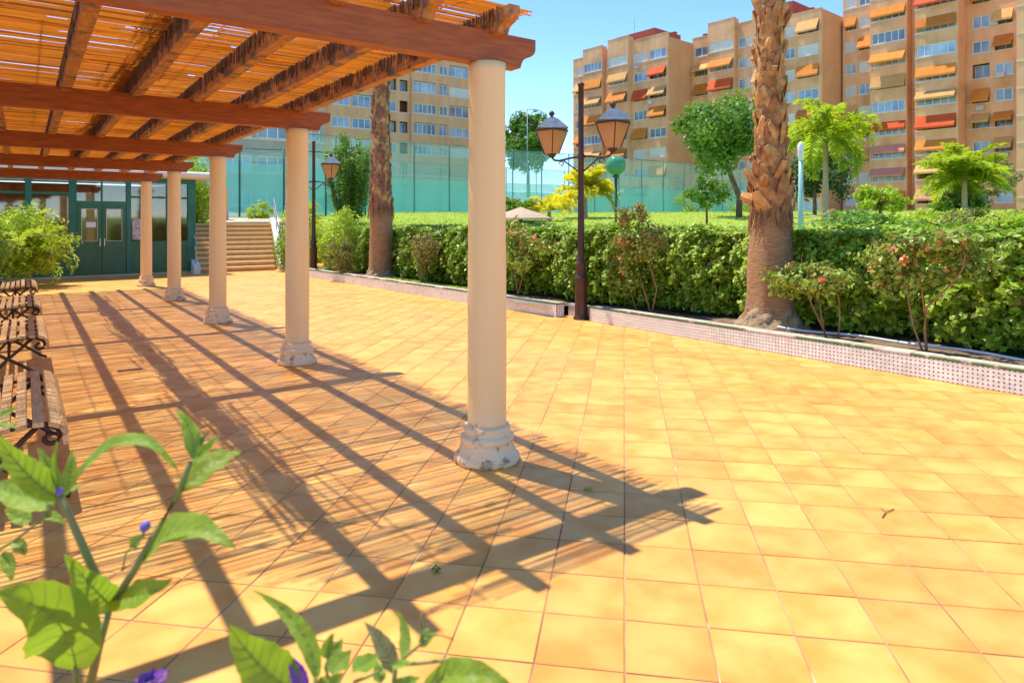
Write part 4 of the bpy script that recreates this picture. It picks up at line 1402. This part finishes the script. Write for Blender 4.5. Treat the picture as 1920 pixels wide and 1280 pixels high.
block('tallest orange brick apartment block with stacked glazed bays and awnings', tc(40.76, 92.5), RD, 22.0, 0.0, 2.9, 11, [
    (0, 4.05, 0, 0, [(.35, 1.75, 'saswsyswss', 2), (2.1, 3.7, 'wsaswsaysw', 2)]),
    (4.06, 8.40, -1.5, 0, [(4.25, 8.2, 'wawaywrppao', 5)]),
    (8.41, 9.81, 0, 0, [(8.6, 9.5, 'wwwww-sww-w', 1)]),
    (9.82, 14.32, -3.0, 0, [(10.0, 14.1, 'wrawayraypa', 5)]),
    (14.33, 22.0, 0, 0, [(14.9, 16.6, 'wawwoaywsws', 2), (17.1, 18.8, 'wsyawwaysws', 2), (19.3, 21.4, 'swasywsawsa', 3)]),
], extras=exC)
block('flat orange brick wall of the apartment block at the right edge', tc(25.5 * 88 / 92.5 - 3.7, 88), RD, 14, 0.5, 2.9, 11, [
    (0, 14, 0, 0, [(1.1, 2.6, 'ayrsaysyaya', 2), (4.4, 6.4, 'swswswyswsw', 2), (8.5, 12, 'wywawywawyw', 4)]),
], wall='brickpale')
block('pale brown brick apartment block with open loggias behind the court', (26.0, 87.7), (1, 0), 32.0, 1.5, 2.97, 9, [
    (0, 6.6, 0, 0, [(1.5, 5.5, 'wowowowow', 4)]),
    (6.61, 13.9, -.8, 0, [(7.0, 9.6, 'wwowwswow', 3), (9.9, 13.4, 'owwowwosw', 4)]),
    (13.91, 17.0, 0, 0, [(14.6, 16.8, 'wwowowwww', 2)]),
    (17.01, 18.9, .0, 0, [(17.3, 18.6, 'ooooooooo', 1)]),
    (18.91, 30.6, -.6, 0, [(19.2, 22.9, 'owowowpww', 5), (23.4, 24.8, 'owowowpww', 2), (25.1, 28.6, 'wosowsrws', 3)]),
], wall='brickpale')
block('low grey concrete building with blue windows behind the stairs fence', (8.5, 60.0), (1, -.05), 13.5, 2.0, 2.9, 3, [
    (0, 13.5, 0, 0, [(.6, 3.6, 'www', 3), (4.2, 7.2, 'www', 4), (7.6, 10.2, 'www', 3), (10.6, 13.0, 'www', 3)]),
], wall='concrete', sidemat='concrete')


# ------------------------------------------------------------------ garden trees behind the hedge
def zb(x, y):
    return hz(x, y) - .02


leafy_tree('broad_leaf_tree', 'large round green tree directly left of the massive palm', (25.55, 18.5, zb(25.55, 18.5)), 2.5, (25.0, 19.0, 5.55), (1.95, 1.95, 1.75), 7500, .21, 'leafmid', clumps=34, tight=.36, tr=.12)
leafy_tree('standard_tree', 'small lollipop tree with a thin stem on the lawn', (17.94, 14.21, zb(17.94, 14.21)), .75, (17.94, 14.21, 2.50), (.66, .66, .55), 2400, .11, 'leafmid', tr=.035, clumps=30, tight=.3)
leafy_tree('dark_tree', 'dark green tree behind the teal pole', (29.0, 17.0, zb(29, 17)), 1.3, (29.0, 17.0, 3.6), (1.5, 1.5, 1.2), 3600, .18, 'leafdark', tr=.08)
leafy_tree('small_lawn_tree', 'small bright leafy tree in front of the pink awnings', (28.63, 13.92, zb(28.6, 13.9)), .55, (28.6, 13.95, 2.45), (1.0, 1.0, .68), 2600, .16, 'leafbright', tr=.06, clumps=22)
leafy_tree('dark_creeper_bush', 'dark green bush below the feathery palm at right', (29.6, 11.6, zb(29.6, 11.6)), .5, (29.6, 11.6, 1.95), (1.25, 1.25, .85), 3600, .15, 'leafmid', 'bush', .05)
leafy_tree('distant_tree', 'round distant tree against the sky right of the first column', (54.2, 71.9, 2), 7.0, (54.2, 71.9, 12.2), (3.4, 3.4, 3.8), 9000, .5, 'leafmid', clumps=46, tight=.3, tr=.25)
leafy_tree('distant_tree', 'sparse brownish tree far behind the feathery palm', (51.2, 18.7, 2), 2.5, (51.2, 18.7, 4.7), (2.6, 2.6, 1.6), 2200, .30, 'leafolive', tr=.12, clumps=20)
leafy_tree('stair_side_shrub', 'bright leafy shrub between the kiosk and the stairs', (4.75, 26.4, .9), 1.0, (4.95, 26.2, 2.55), (1.0, .8, 1.35), 5200, .12, 'leafbright', 'bush', .06, clumps=40)
leafy_tree('topiary_ball', 'clipped round topiary at the head of the stairs', (8.05, 29.6, 1.53), .15, (8.05, 29.6, 2.0), (.56, .56, .52), 2600, .07, 'leafbright', 'bush', .04, clumps=60, tight=.22)
leafy_tree('stair_side_shrub', 'green shrub leaning over the right stair rail', (8.3, 24.2, .5), .6, (8.2, 24.4, 1.6), (.7, 1.3, .8), 3200, .09, 'leafbright', 'bush', .05, clumps=36)
# fan-shaped upright conifer
fc = thing('upright_conifer', 'tall fan shaped green conifer behind the far lamp post', 'tree', (9.45, 23.2, zb(9.45, 23.2) - .6))
mb = MB(); Ps, Os = [], []
for k in range(46):
    a = k * 2.4; sp = R.uniform(.05, 1.0)
    hgt = R.uniform(2.6, 4.0) * (1 - .22 * sp)
    p0 = np.array([.08 * math.cos(a), .08 * math.sin(a), .2]); p2 = np.array([1.15 * sp * math.cos(a), 1.15 * sp * math.sin(a), hgt])
    p1 = (p0 + p2) / 2 + np.array([.16 * sp * math.cos(a), .16 * sp * math.sin(a), -.05])
    mb.tube([p0, p1, p2], .022, 5, r1=.006)
    tt = rng.uniform(.16, 1.02, 480) ** .8
    q = (1 - tt)[:, None] ** 2 * p0 + 2 * (tt * (1 - tt))[:, None] * p1 + (tt ** 2)[:, None] * p2
    Ps.append(q + rng.normal(0, .075, (480, 3))); Os.append(unit(np.tile(p2 - p0, (480, 1)) + rng.normal(0, .8, (480, 3))))
mb.build('trunk', M['trunk'], fc, True)
P = np.concatenate(Ps); O = np.concatenate(Os)
V, Fc = leaf_arrays(P, O, rng.uniform(.07, .16, len(P)), aspect=.35)
obj('crown', np_mesh('crown', V, Fc, M['leafmid']), fc)


def feather_palm(label, base, trunk_h, nfr, ln, mat, elev=(.2, 1.2), droop=1.9, stem='palestem', tr=.11, lw=.6, width=.04):
    t = thing('feather_palm', label, 'palm tree', base, 0, 'feathery palms on the lawn')
    MB().lathe([(tr * 1.35, -.1), (tr * 1.1, .15)] + [(tr * (1 - .25 * q / 8) * (1.05 if q % 2 else .97), .15 + (trunk_h - .15) * q / 8) for q in range(1, 9)], 12).build('trunk', M[stem], t, True)
    cr_ = obj('crown', None, t); cr_.location = (0, 0, trunk_h - .04)
    for q in range(nfr):
        pa = []
        frond(pa, (0, 0, 0), q * 2.4 + R.uniform(-.2, .2), R.uniform(*elev), ln * R.uniform(.8, 1.1), droop * R.uniform(.8, 1.2), 64, lw, width)
        V, Fc = merge(pa)
        obj('frond', np_mesh('frond', V, Fc, M[mat]), cr_)
    return t


feather_palm('feathery green palm with drooping fronds just right of the massive palm', (24.2, 13.75, zb(24.2, 13.75)), 3.1, 26, 2.4, 'leafbright', (-.35, 1.5), 2.4, width=.032, lw=.5)
feather_palm('bright yellow green feathery palm in front of the bays at right', (29.2, 11.05, zb(29.2, 11)), 1.45, 36, 1.9, 'leafbright', (-.25, 1.5), 1.3, width=.032, lw=.45)
feather_palm('vivid yellow feathery palm behind the brown lamp post', (20.2, 22.6, zb(20.2, 22.6)), 1.2, 32, 1.6, 'leafyellow', (-.2, 1.5), 1.4, width=.035, lw=.45)
feather_palm('small orange yellow palm clump left of the brown lamp post', (17.6, 21.9, zb(17.6, 21.9)), .4, 16, 1.4, 'leafyellow', (.5, 1.4), 1.7, tr=.09, width=.03, lw=.32)
feather_palm('small green palm clump beside the thatched parasol', (16.6, 22.6, zb(16.6, 22.6)), .3, 12, 1.1, 'leafmid', (.5, 1.3), 1.5, tr=.08, width=.04, lw=.35)
# low bushes along the court fence
for lab, x, y, r_, mt in [('low green bush at the fence behind the lollipop tree', 49.5, 40.6, 2.2, 'leafbright'), ('low dark bush at the fence foot behind the slimmer palm', 14.8, 37.5, 1.6, 'leafdark'),
                          ('low bright bush at the fence near the massive palm', 56, 40.4, 1.7, 'leafbright'), ('small olive bush at the fence left of the brown lamp post', 28.5, 39.9, 1.1, 'leafolive')]:
    leafy_tree('fence_bush', lab, (x, y, 2.1), .3, (x, y, 2.1 + r_ * .45), (r_, r_ * .7, r_ * .7), 1500, .18, mt, 'bush', .05)


for lab, x, y, r_, mt in [('low mixed green shrub just behind the hedge near the rope fence', 17.0, 8.6, .9, 'leafmid'), ('low bright shrub behind the hedge below the glazed bays', 19.5, 8.0, 1.0, 'leafbright'),
                          ('low olive shrub behind the hedge below the feathery palm', 18.6, 6.4, .95, 'leafolive'), ('low green shrub behind the hedge at the right edge', 18.2, 4.4, 1.0, 'leafmid'),
                          ('low yellow green shrub behind the hedge between the olive and right edge shrubs', 18.0, 5.4, .9, 'leafbright')]:
    leafy_tree('low_shrub', lab, (x, y, hz(x, y) - .05), .25, (x, y, hz(x, y) + .2), (r_ * 1.3, r_ * 1.3, .42), 2600, .10, mt, 'bush', .04)


# ------------------------------------------------------------------ garden furniture, lamps, masts
def thatch_parasol(label, loc, r_, h_, rise_):
    t = thing('thatched_parasol', label, 'parasol', loc, 0, 'thatched parasols on the lawn')
    MB().tube([(0, 0, -.1), (0, 0, h_)], .05, 8).build('pole', M['wood'], t, True)
    MB().lathe([(r_, h_ - rise_), (r_ * 1.02, h_ - rise_ - .05), (r_ * .7, h_ - rise_ * .62), (r_ * .35, h_ - rise_ * .25), (.03, h_ + .05)][::1], 18, cap=False,
               wob=lambda a, z: 1 + .04 * math.sin(9 * a)).build('canopy', M['thatch'], t)
    return t


thatch_parasol('low thatched parasol right of the nearest cream column', (15.4, 20.9, .55), 1.25, 1.55, .36)
thatch_parasol('thatched parasol with a pale top in front of the glazed bays', (32.4, 13.7, .75), 1.3, 1.2, .32)
pk = thing('thatched_hut', 'small pink pointed hut roof right of the lollipop tree', 'hut', (46.5, 29.5, 2.1))
MB().tube([(0, 0, -.1), (0, 0, 2.2)], .12, 8).build('pole', M['wood'], pk)
MB().lathe([(1.25, 1.9), (.75, 2.55), (.25, 3.3), (.04, 3.9)], 12, cap=False).build('canopy', M['thatch'], pk)
rf_ = thing('rope_fence', 'wooden post fence with pale sagging ropes above the hedge', 'fence', (19.33, 10.75, zb(19.33, 10.75) - .1))
for k, (dx, dy) in enumerate(((0, 0), (2.6, -1.3), (-1.2, 1.4))):
    p_ = MB().lathe([(.09, -.15), (.10, .45), (.08, .52), (.11, .56), (.10, .66), (.04, .70)], 10, (dx, dy, 0)).build('post', M['wood'], rf_, True)
for (a, b_) in (((0, 0), (2.6, -1.3)), ((0, 0), (-1.2, 1.4))):
    for zz in (.62, .42):
        pts = [(a[0] + (b_[0] - a[0]) * f_, a[1] + (b_[1] - a[1]) * f_, zz - .28 * 4 * f_ * (1 - f_) * .6) for f_ in np.linspace(0, 1, 9)]
        MB().tube(pts, .025, 6).build('rope', M['rope'], rf_, True)
gl = thing('globe_lamp', 'green globe lamp on a teal pole left of the orange rose shoots', 'lamp post', (12.75, 13.05, hz(12.7, 13)))
MB().tube([(0, 0, -.1), (0, 0, 1.50)], .038, 8).lathe([(.07, 1.48), (.09, 1.53), (.06, 1.56)], 10).build('pole', M['fencepost'], gl, True)
MB().lathe([(.02, 1.56)] + [(.27 * math.sin(a), 1.82 - .27 * math.cos(a)) for a in np.linspace(.15, 3.05, 14)], 20).build('globe', M['globe'], gl, True)
tp = thing('pole_lamp', 'pale teal pole with a whitish head just right of the massive palm', 'lamp post', (13.0, 7.92, 1.1))
MB().lathe([(.06, -.1), (.056, 1.0), (.048, 1.02), (.044, 1.72)], 12).build('pole', M['tealpole'], tp, True)
MB().lathe([(.045, 1.72), (.055, 1.76), (.06, 1.92), (.07, 2.03), (.045, 2.08), (.02, 2.11)], 14).build('head', M['winframe'], tp, True)
fm = thing('floodlight_mast', 'thin court floodlight mast with a crossbar against the sky', 'mast', (36.1, 48.0, 2.1))
MB().tube([(0, 0, -.2), (0, 0, 9.4)], .055, 8, r1=.035).build('pole', M['mast'], fm, True)
MB().tube([(-.55, .4, 9.4), (.55, -.4, 9.5)], .035, 6).build('crossbar', M['mast'], fm, True)
for s in (-1, 1):
    MB().box(-.14, .14, -.09, .09, -.10, .10).build('floodlight', M['mast'], fm).location = (s * .55, -s * .4, 9.4 + s * .05 - .12)

# ------------------------------------------------------------------ left bed planting
lb = thing('feathery_shrub', 'bright feathery shrub spilling beside the kiosk doors', 'bush', (-.25, 20.3, .1))
pa = []
for q in range(120):
    a = R.uniform(0, 6.28); rr = R.uniform(0, .75)
    frond(pa, (rr * math.cos(a), rr * math.sin(a), R.uniform(.3, 1.25)), a + R.uniform(-.4, .4), R.uniform(.1, 1.3), R.uniform(.5, .95), R.uniform(1.2, 2.4), 22, .2, .03)
V, Fc = merge(pa)
obj('foliage', np_mesh('foliage', V, Fc, M['leafbright']), lb)
P, O = crown_points((0, 0, .95), (1.25, 1.1, .95), 9000, 70, .3)
V, Fc = leaf_arrays(P, O, rng.uniform(.06, .13, 9000), aspect=.4)
obj('lower_foliage', np_mesh('lower_foliage', V, Fc, M['leafbright']), lb)
for lab, c, rad, n, mt in [('dark green shrub at the left edge behind the middle benches', (-1.35, 12.4, .95), (.75, 2.0, .95), 5000, 'hedge'),
                           ('mid green shrub at the left edge nearer the kiosk', (-1.1, 16.6, .9), (.8, 1.9, .95), 5000, 'leafmid'),
                           ('dark hedge plant behind the nearest bench', (-1.75, 8.0, .8), (.7, 2.2, .8), 4000, 'hedge'),
                           ('shadowed green bush under the kiosk window', (-1.9, 21.4, .7), (1.3, .8, .85), 3600, 'leafdark')]:
    leafy_tree('bed_shrub', lab, (c[0], c[1], .1), .4, c, rad, n, .085, mt, 'bush', .05, clumps=44, tight=.3)

# ------------------------------------------------------------------ foreground nightshade plants (about 0.8 m from the lens)
FPX = 1275.6


def at(px, py, D):
    return D * FWD + (px - 960) / FPX * D * RGT + np.array([0, 0, CAM_H - (py - 419) * D / FPX])


def blade(name, parent, base, tip, width, bend, face, mat='fgleaf', wave=.045, twist=0.0, nseg=20):
    """leaf blade: midrib curve base->tip bowed by vector bend; face = direction the upper side looks"""
    base, tip, bend, face = [np.array(v, float) for v in (base, tip, bend, face)]
    vs, fs = [], []
    ln = np.linalg.norm(tip - base)
    for i in range(nseg + 1):
        t_ = i / nseg
        p = base * (1 - t_) + tip * t_ + bend * (4 * t_ * (1 - t_))
        dT = (tip - base) + bend * 4 * (1 - 2 * t_)
        d = dT / np.linalg.norm(dT)
        s_ = np.cross(face, d); s_ /= np.linalg.norm(s_) + 1e-9
        n_ = np.cross(d, s_)
        a = twist * t_
        s2 = s_ * math.cos(a) + n_ * math.sin(a); n2 = -s_ * math.sin(a) + n_ * math.cos(a)
        wv = width * .5 * (math.sin(math.pi * min(1, t_ ** .72)) ** .9 * (1 - .25 * t_) + .012)
        for j, f_ in enumerate((-1, -.66, -.33, 0, .33, .66, 1)):
            rip = wave * width * math.sin(i * .95 + (1.3 if f_ > 0 else 0)) * f_ * f_
            edge = 1 + (.045 * math.sin(i * 1.9 + (1 if f_ > 0 else 0)) if abs(f_) == 1 else 0)
            vs.append(p + s2 * wv * f_ * edge + n2 * (wv * .32 * abs(f_) + rip))
    for i in range(nseg):
        for j in range(6):
            a = i * 7 + j
            fs.append((a, a + 1, a + 8, a + 7))
    org = np.array(parent['org'])
    me = MB().add([v - org for v in vs], fs).mesh(name, M[mat], True)
    lf = obj(name, me, parent)
    md = MB()
    md.tube([base * (1 - t_) + tip * t_ + bend * (4 * t_ * (1 - t_)) - face / np.linalg.norm(face) * .0006 - org for t_ in np.linspace(0, .97, 8)], .0011, 5, r1=.0003)
    for i in (2, 4, 6, 8, 10, 12, 14):
        for sg in (1, -1):
            ch = [np.array(vs[min(i + q_, nseg) * 7 + 3 + sg * q_]) - org for q_ in range(3)] + [(np.array(vs[min(i + 3, nseg) * 7 + 3 + sg * 3]) * .8 + np.array(vs[min(i + 2, nseg) * 7 + 3 + sg * 2]) * .2) - org]
            md.tube(ch, .0005, 4, r1=.0002)
    md.build('midrib', M['vein'], lf, True)
    return lf


def plant(label, base, D):
    t = thing('nightshade_plant', label, 'plant', tuple(base), 0, 'leafy plants close to the camera')
    t['org'] = [float(v) for v in base]
    return t


def leafset(t, rows, org, sc, D):
    for (b, e_, wd, bd, fc_, mt, dd) in rows:
        B = at(org[0] + b[0] * sc, org[1] + b[1] * sc, D + dd[0]); T = at(org[0] + e_[0] * sc, org[1] + e_[1] * sc, D + dd[1])
        k = sc * D / FPX
        bend = RGT * bd[0] * k - UP * bd[1] * k
        face = -FWD * fc_[0] + UP * fc_[1] + RGT * fc_[2]
        blade('leaf', t, B, T, wd * k, bend, face, mt, twist=R.uniform(-.4, .4))


def stemset(t, rows, org, sc, D):
    o_ = np.array(t['org'])
    for pts, r_ in rows:
        P = [at(org[0] + p[0] * sc, org[1] + p[1] * sc, D + (p[2] if len(p) > 2 else 0)) - o_ for p in pts]
        MB().tube(P, r_, 8, r1=r_ * .7).build('stem', M['fgstem'], t, True)


D1 = .80
b1 = at(150, 1500, D1); b1[2] = .10
pl1 = plant('leafy green plant with violet buds at the lower left, close to the camera', b1, D1)
o1, s1 = (0, 740), .4218
g1 = np.array(b1)
stemset(pl1, [([(400, 1290), (440, 1120), (490, 940)], .0055), ([(490, 940), (590, 790), (700, 600), (800, 430), (845, 300)], .0048), ([(490, 940), (390, 720), (310, 540), (255, 430)], .0052),
              ([(-60, 720, .12), (60, 650, .12), (140, 590, .12), (215, 525, .12)], .0022), ([(545, 780), (560, 700), (620, 640), (645, 605)], .0014), ([(340, 1300), (335, 1190)], .004)], o1, s1, D1)
P0 = at(o1[0] + 400 * s1, o1[1] + 1290 * s1, D1)
MB().tube([(0, 0, 0), (P0 - g1) * .5 + np.array([.02, .01, 0]), P0 - g1], .007, 8, r1=.0055).build('stem', M['fgstem'], pl1, True)
MB().tube([(.0, .0, .4), at(0, 1300, D1) - g1 - np.array([0, 0, .05]), at(o1[0] + 335 * s1, 1288, D1) - g1], .004, 8).build('stem', M['fgstem'], pl1, True)
P2 = at(o1[0] - 60 * s1, o1[1] + 720 * s1, D1 + .12)
MB().tube([(-.05, .05, 0), (P2 - g1) * .55 + np.array([-.02, .02, 0]), P2 - g1], .005, 8, r1=.0022).build('stem', M['fgstem'], pl1, True)
leafset(pl1, [
    ((855, 275), (778, 58), 78, (28, -5), (1, .4, .5), 'fgleaf', (0, .02)),
    ((860, 285), (975, 178), 62, (0, 10), (1, .5, -.3), 'fgleaf', (0, -.01)),
    ((850, 280), (935, 160), 40, (-10, 0), (1, .2, .6), 'fgbrown', (0, .02)),
    ((800, 432), (1075, 250), 165, (10, -30), (.8, .8, -.2), 'fgleaf', (0, .05)),
    ((300, 420), (795, 345), 95, (20, -175), (.6, .9, 0), 'fgleaf', (0, -.03)),
    ((640, 740), (1050, 685), 175, (-20, -110), (.6, .9, .1), 'fgleaf', (0, -.06)),
    ((495, 935), (285, 705), 150, (20, 30), (.7, .8, 0), 'fgleaf', (0, -.05)),
    ((500, 905), (770, 815), 150, (0, 30), (.5, 1, 0), 'fgleaf', (0, -.04)),
    ((340, 1210), (-40, 880), 300, (60, -70), (.8, .7, .2), 'fgleaf', (0, -.12)),
    ((520, 905), (655, 905), 85, (0, -20), (.6, .6, 0), 'fgleaf', (0, .05)),
    ((262, 460), (-30, 160), 130, (-10, 20), (.7, .8, .2), 'fgleaf', (0, -.05)),
    ((240, 500), (-60, 400), 150, (0, -10), (.6, .9, 0), 'fgleaf', (0, .05)),
    ((285, 450), (320, 240), 66, (10, 0), (1, .3, .3), 'fgleaf', (0, .03)),
    ((250, 430), (170, 235), 92, (10, 0), (1, .4, .2), 'fgleaf', (0, .02)),
    ((265, 430), (255, 205), 60, (-10, 0), (1, .3, -.4), 'fgleaf', (0, -.02)),
    ((140, 560), (18, 505), 90, (0, 10), (.7, .9, 0), 'fgleaf', (.12, .12)),
    ((195, 540), (290, 575), 60, (0, -14), (.5, 1, 0), 'fgleaf', (.12, .12)),
    ((215, 510), (140, 430), 80, (0, 5), (.7, .9, 0), 'fgleaf', (.12, .14)),
    ((320, 430), (372, 395), 48, (0, -6), (.7, .9, 0), 'fgleaf', (.1, .12)),
    ((60, 650), (115, 715), 70, (10, 0), (.8, .8, 0), 'fgleaf', (.12, .1)),
    ((10, 700), (50, 835), 75, (20, 0), (.8, .8, 0), 'fgleaf', (.12, .1)),
    ((-20, 110), (82, 60), 55, (0, -6), (.7, .9, 0), 'fgleaf', (.2, .2)),
    ((-20, 135), (80, 150), 50, (0, -8), (.6, .9, 0), 'fgleaf', (.2, .2)),
    ((-15, 345), (72, 312), 45, (0, -6), (.7, .9, 0), 'fgleaf', (.2, .2)),
    ((-15, 350), (40, 290), 45, (0, -6), (.7, .9, 0), 'fgleaf', (.2, .2)),
    ((590, 680), (648, 618), 62, (-8, 0), (1, .4, 0), 'fgleaf', (0, 0)),
], o1, s1, D1)


def bud(t, c, L, r_, axis, mat='bud'):
    ax = Vector(axis).normalized()
    me = MB().lathe([(r_ * .3, 0), (r_ * .8, L * .25), (r_, L * .55), (r_ * .7, L * .85), (r_ * .1, L)], 12).mesh('flower_bud', M[mat], True)
    o = obj('flower_bud', me, t, tuple(np.array(c) - np.array(t['org'])))
    o.rotation_euler = ax.to_track_quat('Z', 'Y').to_euler()
    return o


bud(pl1, at(o1[0] + 636 * s1, o1[1] + 610 * s1, D1), .014, .0062, (.3, -.1, .9))
bud(pl1, at(o1[0] + 262 * s1, o1[1] + 450 * s1, D1 - .01), .010, .0045, (.1, .1, 1))


def petals(t, cpx, cpy, D, n, L, wd, spread=1.0):
    c = at(cpx, cpy, D)
    for k in range(n):
        a = k * 2 * math.pi / n + .3
        d = RGT * math.cos(a) * spread + UP * (.7 + .3 * math.sin(a)) * .8 - FWD * math.sin(a) * spread
        blade('petal', t, c, c + unit(d) * L, wd, np.array([0, 0, .004]), -FWD * .6 + UP, 'violet', wave=.1)


petals(pl1, 285, 1288, D1, 5, .022, .020)
D2 = .72
b2 = at(640, 1500, D2); b2[2] = .10
pl2 = plant('leafy plant with a purple flower and serrated leaves at the bottom centre', b2, D2)
o2, s2 = (400, 1000), .3125
g2 = np.array(b2)
stemset(pl2, [([(620, 1000), (612, 860)], .0035), ([(1090, 1000), (1085, 880), (1095, 785)], .0034), ([(1095, 785), (1150, 740), (1210, 690), (1285, 625)], .0022), ([(1290, 610), (1360, 606), (1440, 632)], .0011),
              ([(690, 860), (670, 800), (690, 740)], .0016), ([(840, 890), (930, 855), (1010, 815)], .0020), ([(1100, 785), (1250, 775), (1400, 758), (1500, 800)], .0022), ([(1250, 570), (1252, 465)], .0016), ([(1250, 680), (1250, 560)], .0014)], o2, s2, D2)
for q in ((620, 1000), (1090, 1000)):
    P0 = at(o2[0] + q[0] * s2, o2[1] + q[1] * s2, D2) - g2
    MB().tube([(0, 0, 0), P0 * .5 + np.array([.015, 0, .02]), P0], .006, 8, r1=.0036).build('stem', M['fgstem'], pl2, True)
leafset(pl2, [
    ((618, 880), (232, 335), 120, (95, -40), (.8, .6, .4), 'fgleaf', (0, .05)),
    ((500, 950), (95, 545), 300, (-30, 20), (.8, .7, 0), 'fgleaf', (0, -.04)),
    ((680, 745), (725, 588), 85, (-12, 0), (1, .3, .3), 'fgleaf', (0, 0)),
    ((690, 745), (775, 625), 80, (10, 0), (1, .3, -.3), 'fgleaf', (0, .01)),
    ((720, 850), (830, 700), 150, (-20, 0), (.7, .8, .1), 'fgleaf', (0, .04)),
    ((835, 825), (1000, 712), 130, (0, 10), (.6, .9, 0), 'fgleaf', (0, .04)),
    ((1000, 900), (985, 760), 90, (0, 0), (.8, .6, .3), 'fgleaf', (0, .02)),
    ((1085, 840), (902, 525), 125, (22, -10), (.9, .3, .5), 'fgbrown', (0, .02)),
    ((1130, 755), (1095, 455), 92, (45, 0), (.9, .4, -.5), 'fgleaf', (0, .03)),
    ((1235, 670), (1340, 600), 75, (0, -10), (.8, .6, 0), 'fgleaf', (0, 0)),
    ((1250, 640), (1285, 560), 60, (8, 0), (1, .3, 0), 'fgleaf', (0, .01)),
    ((1080, 790), (1200, 770), 70, (0, 8), (.6, .9, 0), 'fgleaf', (0, -.02)),
    ((1260, 930), (1790, 905), 190, (0, -75), (.5, .9, 0), 'fgleaf', (0, -.05)),
    ((700, 930), (780, 830), 90, (0, 0), (.7, .7, 0), 'fgleaf', (0, 0)),
    ((1120, 930), (1180, 850), 100, (0, 0), (.7, .7, 0), 'fgleaf', (0, 0)),
    ((640, 930), (720, 850), 100, (0, 0), (.7, .7, 0), 'fgleaf', (0, .02)),
    ((1100, 950), (1240, 860), 90, (0, -10), (.7, .7, 0), 'fgleaf', (0, .02)),
], o2, s2, D2)
blade('petal', pl2, at(o2[0] + 540 * s2, o2[1] + 930 * s2, D2), at(o2[0] + 440 * s2, o2[1] + 715 * s2, D2), .018, RGT * .002, -FWD + UP * .3 + RGT * .4, 'violet')
blade('petal', pl2, at(o2[0] + 540 * s2, o2[1] + 930 * s2, D2 + .005), at(o2[0] + 500 * s2, o2[1] + 770 * s2, D2 + .01), .016, RGT * .002, -FWD + UP * .3, 'violet')

# ------------------------------------------------------------------ litter on the tiles
for k, (lab, x, y, mt, rz_) in enumerate([
    ('small green weed tuft in a tile joint at the shadow tip', 2.62, 2.9, 'leafmid', 0),
    ('small green weed tuft in a tile joint in front of the first column', 1.47, 2.62, 'leafmid', 0)]):
    n = 14
    P = np.stack([rng.normal(0, .012, n), rng.normal(0, .012, n), rng.uniform(.006, .025, n)], 1)
    V, Fc = leaf_arrays(P, unit(P + np.array([0, 0, .02])), .024, aspect=.5)
    o = tag(obj('weed_tuft', np_mesh('weed_tuft', V, Fc, M[mt])), lab, 'weed', 'weeds in the tile joints'); o.location = (x, y, 0)
tw = tag(MB().tube([(0, 0, .006), (.08, .02, .008), (.16, .015, .006)], .003, 5).tube([(.08, .02, .008), (.11, .06, .01)], .002, 5).build('dry_twig', M['stem'], None, True), 'dry twig lying on the sunny tiles at right', 'twig')
tw.location = (3.62, 1.75, 0)
tw2 = tag(MB().tube([(0, 0, .012), (.12, -.01, .014), (.22, -.015, .01)], .008, 6).build('dark_twig', M['iron'], None, True), 'dark twig lying on the floor beside the second bench', 'twig')
tw2.location = (.78, 8.05, 0)
